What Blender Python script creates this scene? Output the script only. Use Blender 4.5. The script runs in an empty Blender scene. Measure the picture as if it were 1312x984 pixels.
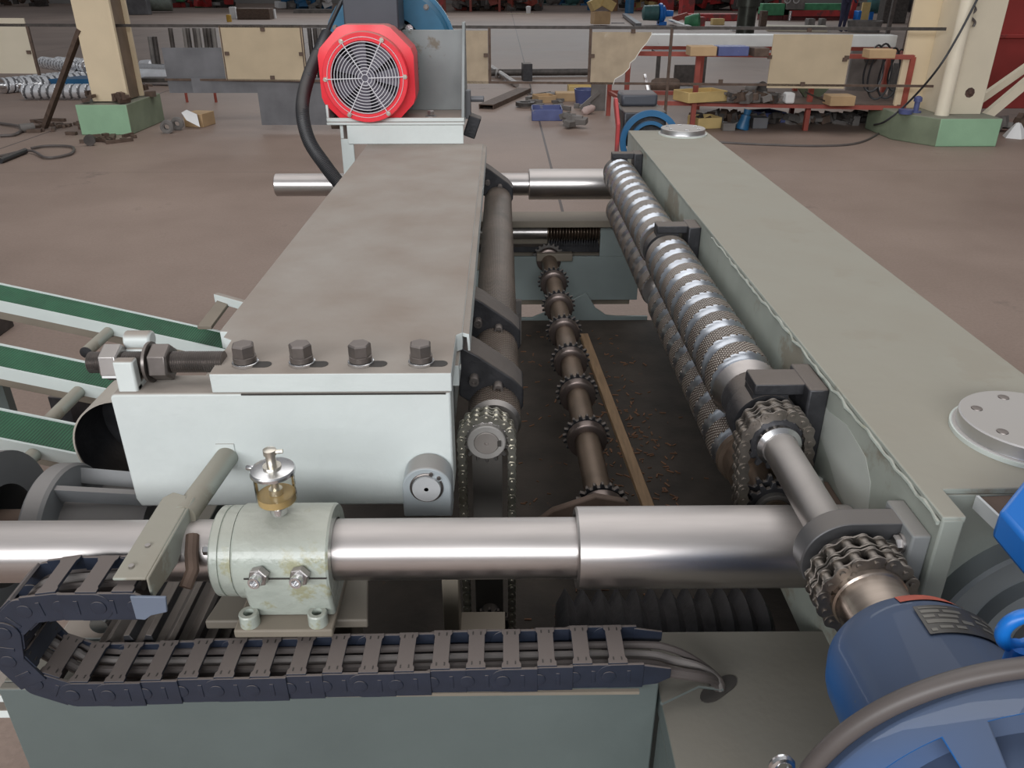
import bpy, math, random
from mathutils import Vector, Matrix
random.seed(7)
PI = math.pi
sc = bpy.context.scene
COL = sc.collection
V = Vector

# ------------------------------------------------------------------ camera
F = 1030.0
PITCH = math.radians(26.96); YAW = math.radians(0.645); CH = 1.7
cam_d = bpy.data.cameras.new('camera'); cam = bpy.data.objects.new('camera', cam_d); COL.objects.link(cam)
cam_d.sensor_width = 36.0; cam_d.lens = 36.0*F/1312.0; cam_d.clip_start = 0.02; cam_d.clip_end = 300
cam.location = (0, 0, CH); cam.rotation_euler = (PI/2-PITCH, 0, -YAW)
sc.camera = cam

# ------------------------------------------------------------------ world, lights, exposure
w = bpy.data.worlds.new('hall_daylight'); sc.world = w; w.use_nodes = True
nt = w.node_tree; bg = nt.nodes['Background']
tc = nt.nodes.new('ShaderNodeTexCoord'); sx = nt.nodes.new('ShaderNodeSeparateXYZ'); cr = nt.nodes.new('ShaderNodeValToRGB')
nt.links.new(tc.outputs['Generated'], sx.inputs[0])
mr = nt.nodes.new('ShaderNodeMapRange'); mr.inputs['From Min'].default_value = -1; mr.inputs['From Max'].default_value = 1
nt.links.new(sx.outputs['Z'], mr.inputs['Value']); nt.links.new(mr.outputs[0], cr.inputs[0])
e = cr.color_ramp.elements
e[0].position = 0.45; e[0].color = (.06, .05, .045, 1)
e[1].position = 1.0; e[1].color = (.62, .63, .66, 1)
x_ = e.new(0.53); x_.color = (.50, .50, .52, 1)
x_ = e.new(0.72); x_.color = (.50, .51, .53, 1)
nt.links.new(cr.outputs[0], bg.inputs['Color']); bg.inputs['Strength'].default_value = 0.33

def area(name, loc, target, sx_, sy_, power, col=(1, 1, 1)):
    l = bpy.data.lights.new(name, 'AREA'); l.shape = 'RECTANGLE'; l.size = sx_; l.size_y = sy_; l.energy = power; l.color = col
    o = bpy.data.objects.new(name, l); COL.objects.link(o); o.location = loc
    o.rotation_euler = (V(target)-V(loc)).to_track_quat('-Z', 'Y').to_euler()
    return o
area('hall_side_windows', (-3.0, -9.0, 5.6), (0, 2.0, 0.9), 15, 3.2, 1450, (.97, .985, 1.0))
area('roof_skylight', (0, 7, 10.5), (0, 7, 0), 12, 14, 780, (1.0, .985, .97))
area('far_hall_windows', (0, 44, 8), (0, 10, 0), 30, 5, 1700, (.93, .97, 1.0))
sc.view_settings.view_transform = 'Standard'; sc.view_settings.look = 'None'
sc.view_settings.gamma = 1; sc.view_settings.use_curve_mapping = False
sc.view_settings.exposure = 0.0

# ------------------------------------------------------------------ helpers: photo survey to world points
def _ray(x, y):
    cp, sp = math.cos(PITCH), math.sin(PITCH); sy, cy = math.sin(YAW), math.cos(YAW)
    a = (x-656)/F; b = -(y-492)/F
    return V((sy*cp + a*cy + b*sy*sp, cy*cp - a*sy + b*cy*sp, -sp + b*cp))
def G(x, y, z=0.0):
    r = _ray(x, y); t = (z-CH)/r.z; return V((r.x*t, r.y*t, z))
def Q(x, y, Y):
    r = _ray(x, y); t = Y/r.y; return V((r.x*t, Y, CH+r.z*t))

# ------------------------------------------------------------------ materials
MATS = {}
def pm(name, col, rough=.6, metal=0.0, var=.12, vs=6.0, bump=0.0, bs=60.0, dust=0.0, dmin=.35, dmax=.92, dcol=(.30, .255, .215), spots=None, spot_s=3.0, spot_t=.62, spec=.5, coat=0.0, aniso=None):
    if name in MATS: return MATS[name]
    m = bpy.data.materials.new(name); m.use_nodes = True; n = m.node_tree; N = n.nodes; L = n.links
    b = N['Principled BSDF']; b.inputs['Metallic'].default_value = metal; b.inputs['Roughness'].default_value = rough
    b.inputs['Specular IOR Level'].default_value = spec; b.inputs['Coat Weight'].default_value = coat
    t = N.new('ShaderNodeTexCoord')
    no = N.new('ShaderNodeTexNoise'); no.inputs['Scale'].default_value = vs; no.inputs['Detail'].default_value = 6
    if aniso:
        mp = N.new('ShaderNodeMapping'); mp.inputs['Scale'].default_value = aniso
        L.new(t.outputs['Object'], mp.inputs[0]); L.new(mp.outputs[0], no.inputs['Vector'])
    else: L.new(t.outputs['Object'], no.inputs['Vector'])
    ramp = N.new('ShaderNodeValToRGB'); c = V(col)
    ramp.color_ramp.elements[0].position = .3; ramp.color_ramp.elements[1].position = .7
    ramp.color_ramp.elements[0].color = (*(c*(1-var)), 1); ramp.color_ramp.elements[1].color = (*(c*(1+var)), 1)
    L.new(no.outputs['Fac'], ramp.inputs[0]); out = ramp.outputs[0]
    rmix = None
    if spots:
        s = N.new('ShaderNodeTexNoise'); s.inputs['Scale'].default_value = spot_s; s.inputs['Detail'].default_value = 8; s.inputs['Roughness'].default_value = .65
        L.new(t.outputs['Object'], s.inputs['Vector'])
        r2 = N.new('ShaderNodeValToRGB'); r2.color_ramp.elements[0].position = spot_t; r2.color_ramp.elements[1].position = spot_t+.05
        L.new(s.outputs['Fac'], r2.inputs[0])
        mx = N.new('ShaderNodeMixRGB'); L.new(r2.outputs[0], mx.inputs[0]); L.new(out, mx.inputs[1]); mx.inputs[2].default_value = (*spots, 1); out = mx.outputs[0]
    if dust > 0:
        g = N.new('ShaderNodeNewGeometry'); s3 = N.new('ShaderNodeSeparateXYZ'); L.new(g.outputs['Normal'], s3.inputs[0])
        r3 = N.new('ShaderNodeMapRange'); r3.interpolation_type = 'SMOOTHSTEP'; r3.inputs['From Min'].default_value = dmin; r3.inputs['From Max'].default_value = dmax
        L.new(s3.outputs['Z'], r3.inputs['Value'])
        d2 = N.new('ShaderNodeTexNoise'); d2.inputs['Scale'].default_value = 5; d2.inputs['Detail'].default_value = 5; L.new(t.outputs['Object'], d2.inputs['Vector'])
        r4 = N.new('ShaderNodeMapRange'); r4.inputs['From Min'].default_value = .3; r4.inputs['From Max'].default_value = .7; r4.inputs['To Min'].default_value = dust*.85; r4.inputs['To Max'].default_value = dust
        L.new(d2.outputs['Fac'], r4.inputs['Value'])
        mu = N.new('ShaderNodeMath'); mu.operation = 'MULTIPLY'; L.new(r3.outputs[0], mu.inputs[0]); L.new(r4.outputs[0], mu.inputs[1])
        mx = N.new('ShaderNodeMixRGB'); L.new(mu.outputs[0], mx.inputs[0]); L.new(out, mx.inputs[1]); mx.inputs[2].default_value = (*dcol, 1); out = mx.outputs[0]
        mm = N.new('ShaderNodeMath'); mm.operation = 'MULTIPLY'; L.new(mu.outputs[0], mm.inputs[0]); mm.inputs[1].default_value = -metal
        ma = N.new('ShaderNodeMath'); ma.operation = 'ADD'; ma.inputs[1].default_value = metal; L.new(mm.outputs[0], ma.inputs[0]); L.new(ma.outputs[0], b.inputs['Metallic'])
        mra = N.new('ShaderNodeMapRange'); mra.inputs['To Min'].default_value = rough; mra.inputs['To Max'].default_value = .85; L.new(mu.outputs[0], mra.inputs['Value']); L.new(mra.outputs[0], b.inputs['Roughness'])
    L.new(out, b.inputs['Base Color'])
    if bump > 0:
        bn = N.new('ShaderNodeTexNoise'); bn.inputs['Scale'].default_value = bs; bn.inputs['Detail'].default_value = 4; L.new(t.outputs['Object'], bn.inputs['Vector'])
        bu = N.new('ShaderNodeBump'); bu.inputs['Strength'].default_value = bump; bu.inputs['Distance'].default_value = .004
        L.new(bn.outputs['Fac'], bu.inputs['Height']); L.new(bu.outputs[0], b.inputs['Normal'])
    MATS[name] = m; return m

DUST = (.285, .235, .198)
paint = pm('pale_machine_paint', (.68, .725, .71), .42, var=.05, bump=.3, bs=45, dust=1.0, dcol=DUST)
paint_r = pm('pale_green_grey_paint', (.36, .385, .34), .5, var=.12, bump=.2, bs=45, dust=.97, dcol=(.31, .285, .235), spots=(.27, .25, .2), spot_s=4, spot_t=.56)
paint_b = pm('shaded_base_frame_paint', (.112, .138, .134), .45, var=.12, vs=3, bump=.2, bs=40, dust=.9, dcol=(.185, .165, .135))  # pale base paint with the front panel's shade put into the colour
paint_g = pm('oily_pale_green_paint', (.42, .46, .41), .25, var=.1, vs=14, bump=.5, bs=70, dust=.6, dcol=(.33, .31, .26), spots=(.36, .36, .24), spot_s=9, spot_t=.58, coat=.3)
steel = pm('turned_steel', (.54, .51, .50), .30, 1, var=.1, vs=8, aniso=(.6, 6, 6), dust=.35, dcol=(.36, .31, .28))  # brown tint and top dust layer imitate a dim brown reflection
steel_d = pm('dusty_steel', (.45, .43, .42), .38, 1, var=.15, vs=12, dust=.45, dcol=(.30, .26, .23))
steel_b = pm('bright_steel', (.75, .75, .76), .25, 1, var=.08, vs=20)
alu = pm('machined_cap_steel', (.68, .68, .70), .32, 1, var=.08, vs=10, dust=.9, dcol=(.36, .33, .30))
darkst = pm('blackened_steel', (.05, .05, .055), .45, .5, var=.3, vs=20, dust=.75, dcol=(.2, .165, .14), bump=.3, bs=80)
brown_st = pm('brown_oiled_steel', (.17, .125, .095), .36, .75, var=.25, vs=14, dust=.3, dcol=(.24, .18, .13))
chain_m = pm('chain_steel', (.27, .245, .22), .34, .9, var=.2, vs=40, dust=.35, dcol=(.23, .19, .165))
chain_b = pm('light_chain_steel', (.52, .50, .44), .34, .9, var=.2, vs=40)
bolt_m = pm('bolt_steel', (.20, .18, .17), .38, .8, var=.15, vs=30, dust=.5, dcol=(.23, .19, .17))
face_st = pm('matt_steel_face', (.42, .40, .38), .45, .35, var=.12, vs=20)
zinc = pm('zinc_plated', (.68, .64, .56), .3, .9, var=.1, vs=30)
black_p = pm('black_rubber', (.025, .026, .03), .45, var=.2, vs=20, dust=.25, dcol=(.2, .17, .15))
carrier_m = pm('dusty_black_plastic', (.020, .026, .043), .38, var=.15, vs=30, dust=.92, dcol=(.165, .135, .12), bump=.1)
red_p = pm('bright_red_paint', (.92, .04, .06), .36, var=.04, vs=10, dust=.8, dcol=(.36, .24, .21))
motor_g = pm('dark_motor_grey', (.06, .065, .08), .45, .1, var=.1, dust=.7, dcol=(.17, .145, .14))
blue_p = pm('gearmotor_blue', (.008, .13, .42), .38, var=.12, vs=9, dust=.95, dmin=-.25, dmax=.6, dcol=(.075, .088, .12), coat=.15, spots=(.10, .17, .25), spot_s=30, spot_t=.66)
blue_l = pm('bright_blue_paint', (.01, .17, .60), .35, var=.05)
blue_d = pm('dull_blue_paint', (.02, .12, .26), .4, var=.15, dust=.4, dcol=(.15, .15, .16))
grey_mot = pm('grey_motor_paint', (.19, .20, .21), .42, var=.1, dust=.6, dcol=(.24, .21, .19))
dark_in = pm('dark_oily_interior', (.045, .04, .036), .7, var=.3)
tray_m = pm('dirty_tray', (.055, .043, .034), .75, var=.35, vs=7, spots=(.12, .06, .035), spot_s=11, spot_t=.66, bump=.4)
wood = pm('raw_timber', (.34, .22, .125), .7, var=.2, vs=18, aniso=(6, .6, 6))
cable_m = pm('grey_cable', (.10, .085, .08), .45, var=.15)
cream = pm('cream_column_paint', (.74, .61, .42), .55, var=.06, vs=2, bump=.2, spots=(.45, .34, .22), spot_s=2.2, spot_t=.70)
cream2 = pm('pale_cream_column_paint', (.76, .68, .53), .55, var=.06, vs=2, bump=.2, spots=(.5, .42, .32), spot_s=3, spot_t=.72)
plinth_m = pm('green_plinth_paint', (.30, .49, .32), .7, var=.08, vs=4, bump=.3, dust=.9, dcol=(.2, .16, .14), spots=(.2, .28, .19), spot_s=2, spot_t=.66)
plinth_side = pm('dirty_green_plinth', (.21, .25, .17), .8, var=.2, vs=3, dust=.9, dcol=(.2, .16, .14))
ply = pm('plywood', (.52, .42, .285), .7, var=.07, vs=4, spots=(.42, .31, .2), spot_s=3, spot_t=.64)
ply2 = pm('grubby_plywood', (.43, .345, .245), .75, var=.14, vs=6, spots=(.5, .43, .33), spot_s=4, spot_t=.6)
ply3 = pm('pale_board', (.62, .56, .44), .7, var=.04, vs=4)
sheet_m = pm('grey_steel_sheet', (.155, .155, .165), .5, .3, var=.25, vs=3)
rust = pm('rusty_iron', (.125, .085, .065), .7, .3, var=.25, vs=15)
ironb = pm('dark_iron', (.08, .07, .065), .6, .4, var=.3, vs=15)
rack_red = pm('red_oxide_paint', (.33, .07, .05), .55, var=.12, vs=8, dust=.4, dcol=(.3, .17, .14))
mach_red = pm('machine_red', (.42, .04, .04), .5, var=.25, vs=2, spots=(.2, .05, .05), spot_s=1.5, spot_t=.55)
wall_red = pm('red_panel_paint', (.30, .035, .03), .5, var=.3, vs=1.3, spots=(.10, .03, .03), spot_s=1.4, spot_t=.58)
white_b = pm('scratched_white_paint', (.64, .65, .64), .5, var=.07, vs=5, spots=(.32, .28, .25), spot_s=7, spot_t=.66)
card = pm('cardboard', (.50, .34, .19), .8, var=.1, vs=5)
card_y = pm('yellow_crate_plastic', (.62, .46, .2), .7, var=.1, vs=5)
green_m = pm('machine_green', (.06, .25, .12), .5, var=.3, vs=4)
teal = pm('teal_motor_paint', (.05, .14, .14), .5, var=.2)
concrete_d = pm('dusty_grey_iron', (.19, .175, .165), .7, .2, var=.3, vs=5)
bluebin = pm('blue_plastic', (.09, .11, .26), .5, var=.15, vs=6, spots=(.2, .2, .27), spot_s=8, spot_t=.62)
white_p = pm('white_paper', (.78, .78, .78), .7, var=.04)
paper_t = pm('torn_paper_edge', (.8, .78, .72), .8, var=.04)
cloth = pm('navy_trousers', (.035, .035, .075), .85, var=.2, vs=8)
shirt = pm('grey_work_shirt', (.16, .14, .13), .85, var=.2, vs=8)
skin_m = pm('skin', (.45, .25, .17), .55, var=.05)
roll_m = pm('bright_roll_steel', (.74, .75, .78), .4, .5, var=.1)
orange = pm('orange_red_mark', (.50, .10, .06), .6, var=.3, vs=40)
plate_m = pm('nameplate_metal', (.085, .08, .075), .4, .4, var=.15)
plate_t = pm('nameplate_print', (.19, .18, .16), .5, .3, var=.2)
yellow = pm('mustard_plastic', (.55, .33, .05), .6)
brass = pm('brass', (.55, .38, .13), .35, .9, var=.1)
oil_m = pm('amber_oil', (.42, .30, .14), .15, var=.15)
litter = pm('wood_chips', (.22, .11, .06), .8, var=.3, vs=30)
tan_st = pm('tan_dusty_plate', (.22, .19, .15), .6, var=.15, vs=6, dust=.5, dcol=(.23, .19, .15))

glass = bpy.data.materials.new('clear_cup'); glass.use_nodes = True
_n = glass.node_tree; _n.nodes.remove(_n.nodes['Principled BSDF'])
_t = _n.nodes.new('ShaderNodeBsdfTransparent'); _t.inputs[0].default_value = (.97, .965, .93, 1); _g = _n.nodes.new('ShaderNodeBsdfGlossy'); _g.inputs['Roughness'].default_value = .05
_lw = _n.nodes.new('ShaderNodeLayerWeight'); _lw.inputs[0].default_value = .12; _mx = _n.nodes.new('ShaderNodeMixShader')
_n.links.new(_lw.outputs['Fresnel'], _mx.inputs[0]); _n.links.new(_t.outputs[0], _mx.inputs[1]); _n.links.new(_g.outputs[0], _mx.inputs[2]); _n.links.new(_mx.outputs[0], _n.nodes['Material Output'].inputs[0])

def knurl_mat(name, col, su, sv, diag=True, rough=.45, metal=.8, strength=.9, spread=.25):
    m = bpy.data.materials.new(name); m.use_nodes = True; N = m.node_tree.nodes; L = m.node_tree.links; b = N['Principled BSDF']
    b.inputs['Metallic'].default_value = metal; b.inputs['Roughness'].default_value = rough
    uv = N.new('ShaderNodeUVMap'); sep = N.new('ShaderNodeSeparateXYZ'); L.new(uv.outputs[0], sep.inputs[0])
    def wave(a, bb):
        m1 = N.new('ShaderNodeMath'); m1.operation = 'MULTIPLY'; m1.inputs[1].default_value = a; L.new(sep.outputs[0], m1.inputs[0])
        m2 = N.new('ShaderNodeMath'); m2.operation = 'MULTIPLY_ADD'; m2.inputs[1].default_value = bb; L.new(sep.outputs[1], m2.inputs[0]); L.new(m1.outputs[0], m2.inputs[2])
        s = N.new('ShaderNodeMath'); s.operation = 'SINE'; L.new(m2.outputs[0], s.inputs[0]); return s
    s1 = wave(su, sv); s2 = wave(su, -sv) if diag else wave(su*.001, sv*.001)
    mn = N.new('ShaderNodeMath'); mn.operation = 'MINIMUM' if diag else 'ADD'; L.new(s1.outputs[0], mn.inputs[0]); L.new(s2.outputs[0], mn.inputs[1])
    mp = N.new('ShaderNodeMapRange'); mp.inputs['From Min'].default_value = -1; mp.inputs['From Max'].default_value = 1; L.new(mn.outputs[0], mp.inputs['Value'])
    t = N.new('ShaderNodeTexCoord'); no = N.new('ShaderNodeTexNoise'); no.inputs['Scale'].default_value = 9; no.inputs['Detail'].default_value = 5; L.new(t.outputs['Object'], no.inputs['Vector'])
    r = N.new('ShaderNodeValToRGB'); c = V(col); r.color_ramp.elements[0].color = (*(c*(1-spread)), 1); r.color_ramp.elements[1].color = (*(c*(1+spread)), 1)
    r.color_ramp.elements[0].position = .3; r.color_ramp.elements[1].position = .7; L.new(no.outputs['Fac'], r.inputs[0])
    mx = N.new('ShaderNodeMixRGB'); mx.blend_type = 'MULTIPLY'; mx.inputs[0].default_value = 1; L.new(r.outputs[0], mx.inputs[1])
    r2 = N.new('ShaderNodeValToRGB'); r2.color_ramp.elements[0].position = .1; r2.color_ramp.elements[0].color = (.16, .12, .10, 1); r2.color_ramp.elements[1].position = .62; r2.color_ramp.elements[1].color = (1, 1, 1, 1)
    L.new(mp.outputs[0], r2.inputs[0]); L.new(r2.outputs[0], mx.inputs[2]); L.new(mx.outputs[0], b.inputs['Base Color'])
    bu = N.new('ShaderNodeBump'); bu.inputs['Strength'].default_value = strength; bu.inputs['Distance'].default_value = .002; L.new(mp.outputs[0], bu.inputs['Height']); L.new(bu.outputs[0], b.inputs['Normal'])
    return m
# u = turns about the axis, v = metres along it
knurl = knurl_mat('diamond_knurl', (.47, .42, .37), 2*PI*46, 2*PI*112, rough=.42, metal=.7)
knurl_l = knurl_mat('fine_dusty_knurl', (.36, .30, .25), 2*PI*48, 2*PI*130, metal=.4, rough=.5)
groove_m = pm('polished_groove', (.50, .53, .58), .33, 1, var=.2, vs=14)
belt_m = knurl_mat('ribbed_green_belt', (.02, .12, .055), 2*PI, 0, diag=False, metal=0, rough=.6, strength=.6)

# ------------------------------------------------------------------ mesh builder
def frame(d):
    d = V(d).normalized(); a = V((0, 0, 1)) if abs(d.z) < .9 else V((1, 0, 0))
    u = a.cross(d).normalized(); return u, d.cross(u).normalized(), d
class MB:
    def __init__(s): s.v = []; s.f = []; s.m = []; s.uv = None
    def add(s, vs, fs, m=0):
        b = len(s.v); s.v += [V(p) for p in vs]; s.f += [tuple(i+b for i in f) for f in fs]; s.m += [m]*len(fs); return s
    def box(s, x0, x1, y0, y1, z0, z1, m=0):
        p = [(x, y, z) for x in (x0, x1) for y in (y0, y1) for z in (z0, z1)]
        return s.add(p, [(0, 1, 3, 2), (4, 6, 7, 5), (0, 4, 5, 1), (2, 3, 7, 6), (0, 2, 6, 4), (1, 5, 7, 3)], m)
    def obox(s, c, size, R=None, m=0):
        R = R or Matrix.Identity(3); h = V(size)/2
        p = [V(c)+R@V((x*h.x, y*h.y, z*h.z)) for x in (-1, 1) for y in (-1, 1) for z in (-1, 1)]
        return s.add(p, [(0, 1, 3, 2), (4, 6, 7, 5), (0, 4, 5, 1), (2, 3, 7, 6), (0, 2, 6, 4), (1, 5, 7, 3)], m)
    def beam(s, p0, p1, wd, ht, m=0, upv=(0, 0, 1)):
        p0, p1 = V(p0), V(p1); d = (p1-p0); L = d.length; d.normalize(); r = d.cross(V(upv)).normalized(); u = r.cross(d)
        R = Matrix((r, d, u)).transposed(); return s.obox((p0+p1)/2, (wd, L, ht), R, m)
    def lathe(s, p0, d, prof, n=32, m=0, cap=True, ph=0.0):
        u, v, d = frame(d); p0 = V(p0); vs = []; fs = []
        for t, r in prof:
            for i in range(n):
                a = 2*PI*i/n+ph; vs.append(p0+d*t+(u*math.cos(a)+v*math.sin(a))*r)
        k = len(prof)
        for j in range(k-1):
            for i in range(n):
                i2 = (i+1) % n; fs.append((j*n+i, j*n+i2, (j+1)*n+i2, (j+1)*n+i))
        if cap:
            if prof[0][1] > 1e-6: fs.append(tuple(range(n-1, -1, -1)))
            if prof[-1][1] > 1e-6: fs.append(tuple((k-1)*n+i for i in range(n)))
        return s.add(vs, fs, m)
    def cyl(s, p0, p1, r, r1=None, n=24, m=0, ph=0.0):
        p0, p1 = V(p0), V(p1); L = (p1-p0).length
        return s.lathe(p0, p1-p0, [(0, r), (L, r if r1 is None else r1)], n, m, True, ph)
    def ring(s, p0, d, ri, ro, th, n=32, m=0):
        return s.lathe(p0, d, [(0, ri), (0, ro), (th, ro), (th, ri), (0, ri)], n, m, False)
    def tube(s, pts, r, n=10, m=0, closed=False):
        pts = [V(p) for p in pts]; k = len(pts); vs = []; fs = []; u = None
        for j, p in enumerate(pts):
            a = pts[(j-1) % k] if (closed or j > 0) else p; b = pts[(j+1) % k] if (closed or j < k-1) else p
            d = (b-a).normalized()
            if u is None: u, v, _ = frame(d)
            else:
                u = (u-d*u.dot(d)).normalized(); v = d.cross(u)
            rr = r[j] if isinstance(r, (list, tuple)) else r
            for i in range(n):
                q = 2*PI*i/n; vs.append(p+(u*math.cos(q)+v*math.sin(q))*rr)
        for j in range(k if closed else k-1):
            j2 = (j+1) % k
            for i in range(n): fs.append((j*n+i, j*n+(i+1) % n, j2*n+(i+1) % n, j2*n+i))
        if not closed: fs.append(tuple(range(n-1, -1, -1))); fs.append(tuple((k-1)*n+i for i in range(n)))
        return s.add(vs, fs, m)
    def prism(s, poly, o, u, v, th, m=0):
        o, u, v = V(o), V(u), V(v); w = u.cross(v).normalized()*th; k = len(poly)
        vs = [o+u*a+v*b for a, b in poly]; vs += [p+w for p in vs]
        fs = [tuple(range(k-1, -1, -1)), tuple(range(k, 2*k))]+[(i, (i+1) % k, (i+1) % k+k, i+k) for i in range(k)]
        return s.add(vs, fs, m)
    def hexp(s, c, d, af, h, m=0, ph=0.0):   # hexagonal prism across flats af with chamfered top
        r = af/math.sqrt(3); return s.lathe(c, d, [(0, r), (h*.86, r), (h, r*.86)], 6, m, True, ph)
    def build(s, name, mats, parent=None, bevel=0, smooth=True, ang=34, **tg):
        if not isinstance(mats, (list, tuple)): mats = [mats]
        me = bpy.data.meshes.new(name)
        lo = V([min(p[i] for p in s.v) for i in range(3)]); hi = V([max(p[i] for p in s.v) for i in range(3)])
        c = (lo+hi)/2
        if parent is None and not tg.get('kind') == 'structure': c.z = lo.z
        if tg.get('kind') == 'structure': c = V((0, 0, 0))
        me.from_pydata([p-c for p in s.v], [], s.f)
        for m in mats: me.materials.append(m)
        if len(mats) > 1: me.polygons.foreach_set('material_index', s.m)
        if s.uv:
            ul = me.uv_layers.new(name='UVMap'); k = 0
            for fi, f in enumerate(s.f):
                for j in range(len(f)):
                    ul.data[k].uv = s.uv[fi][j]; k += 1
        me.update(); me.validate()
        if smooth:
            me.polygons.foreach_set('use_smooth', [True]*len(me.polygons)); me.set_sharp_from_angle(angle=math.radians(ang))
        o = bpy.data.objects.new(name, me); COL.objects.link(o)
        if parent is not None:
            o.parent = parent; o.location = c-V(parent['_w'])
        else: o.location = c
        o['_w'] = tuple(c)
        if bevel:
            b = o.modifiers.new('bevel', 'BEVEL'); b.width = bevel; b.segments = 2; b.limit_method = 'ANGLE'; b.angle_limit = math.radians(40)
        for k_, v_ in tg.items(): o[{'cat': 'category'}.get(k_, k_)] = v_
        return o
def thing(name, label, cat, loc, group=None):
    o = bpy.data.objects.new(name, None); COL.objects.link(o); o.location = loc; o.empty_display_size = .05
    o['label'] = label; o['category'] = cat; o['_w'] = tuple(loc)
    if group: o['group'] = group
    return o
def dup(src, loc=None, rot=None, parent=None, label=None):
    c = src.copy(); COL.objects.link(c)
    if parent is not None: c.parent = parent
    if loc is not None: c.location = loc
    if rot is not None: c.rotation_euler = rot
    if label: c['label'] = label
    for ch in list(src.children): dup(ch, parent=c)
    return c
def RZ(a): return Matrix.Rotation(a, 3, 'Z')
def RX(a): return Matrix.Rotation(a, 3, 'X')
def RY(a): return Matrix.Rotation(a, 3, 'Y')

# ------------------------------------------------------------------ structure: floor and far wall
def floor_mat():
    m = bpy.data.materials.new('dusty_brown_concrete'); m.use_nodes = True; N = m.node_tree.nodes; L = m.node_tree.links; b = N['Principled BSDF']
    t = N.new('ShaderNodeTexCoord'); n1 = N.new('ShaderNodeTexNoise'); n1.inputs['Scale'].default_value = .55; n1.inputs['Detail'].default_value = 9; n1.inputs['Roughness'].default_value = .6
    L.new(t.outputs['Object'], n1.inputs['Vector'])
    r = N.new('ShaderNodeValToRGB'); r.color_ramp.elements[0].position = .32; r.color_ramp.elements[1].position = .68
    r.color_ramp.elements[0].color = (.215, .155, .126, 1); r.color_ramp.elements[1].color = (.305, .228, .190, 1); L.new(n1.outputs['Fac'], r.inputs[0])
    n2 = N.new('ShaderNodeTexNoise'); n2.inputs['Scale'].default_value = 60; n2.inputs['Detail'].default_value = 4; L.new(t.outputs['Object'], n2.inputs['Vector'])
    mp = N.new('ShaderNodeMapRange'); mp.inputs['To Min'].default_value = .82; mp.inputs['To Max'].default_value = 1.18; L.new(n2.outputs['Fac'], mp.inputs['Value'])
    mx = N.new('ShaderNodeMixRGB'); mx.blend_type = 'MULTIPLY'; mx.inputs[0].default_value = 1; L.new(r.outputs[0], mx.inputs[1]); L.new(mp.outputs[0], mx.inputs[2])
    n3 = N.new('ShaderNodeTexNoise'); n3.inputs['Scale'].default_value = 1.1; n3.inputs['Detail'].default_value = 10; n3.inputs['Roughness'].default_value = .75; L.new(t.outputs['Object'], n3.inputs['Vector'])
    r3 = N.new('ShaderNodeValToRGB'); r3.color_ramp.elements[0].position = .60; r3.color_ramp.elements[1].position = .74; L.new(n3.outputs['Fac'], r3.inputs[0])
    m3 = N.new('ShaderNodeMixRGB'); L.new(r3.outputs[0], m3.inputs[0]); L.new(mx.outputs[0], m3.inputs[1]); m3.inputs[2].default_value = (.13, .098, .085, 1)
    sp_ = N.new('ShaderNodeSeparateXYZ'); L.new(t.outputs['Object'], sp_.inputs[0]); out = m3.outputs[0]
    for ax, pos, per in (('X', .48, 6.0), ('Y', 7.9, 6.4)):     # cast slab joints
        a = N.new('ShaderNodeMath'); a.operation = 'ADD'; a.inputs[1].default_value = -pos+per*50+per/2; L.new(sp_.outputs[ax], a.inputs[0])
        mo = N.new('ShaderNodeMath'); mo.operation = 'MODULO'; mo.inputs[1].default_value = per; L.new(a.outputs[0], mo.inputs[0])
        su = N.new('ShaderNodeMath'); su.operation = 'SUBTRACT'; su.inputs[1].default_value = per/2; L.new(mo.outputs[0], su.inputs[0])
        ab = N.new('ShaderNodeMath'); ab.operation = 'ABSOLUTE'; L.new(su.outputs[0], ab.inputs[0])
        lt = N.new('ShaderNodeMath'); lt.operation = 'LESS_THAN'; lt.inputs[1].default_value = .012 if ax == 'X' else .008; L.new(ab.outputs[0], lt.inputs[0])
        mk = N.new('ShaderNodeMath'); mk.operation = 'MULTIPLY'; mk.inputs[1].default_value = .85 if ax == 'X' else .3; L.new(lt.outputs[0], mk.inputs[0])
        mj = N.new('ShaderNodeMixRGB'); L.new(mk.outputs[0], mj.inputs[0]); L.new(out, mj.inputs[1]); mj.inputs[2].default_value = (.05, .04, .04, 1); out = mj.outputs[0]
    L.new(out, b.inputs['Base Color'])
    rr = N.new('ShaderNodeMapRange'); rr.inputs['To Min'].default_value = .5; rr.inputs['To Max'].default_value = .7; L.new(n1.outputs['Fac'], rr.inputs['Value']); L.new(rr.outputs[0], b.inputs['Roughness'])
    bu = N.new('ShaderNodeBump'); bu.inputs['Strength'].default_value = .15; bu.inputs['Distance'].default_value = .01; L.new(n2.outputs['Fac'], bu.inputs['Height']); L.new(bu.outputs[0], b.inputs['Normal'])
    return m
MB().box(-45, 45, -14, 60, -.2, 0).build('floor', floor_mat(), kind='structure', smooth=False)
wall_m = pm('far_wall_plaster', (.30, .29, .28), .8, var=.1, vs=.5)
MB().box(-45, 45, 60, 60.3, 0, 5.0).build('wall_far', wall_m, kind='structure', smooth=False)

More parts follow.
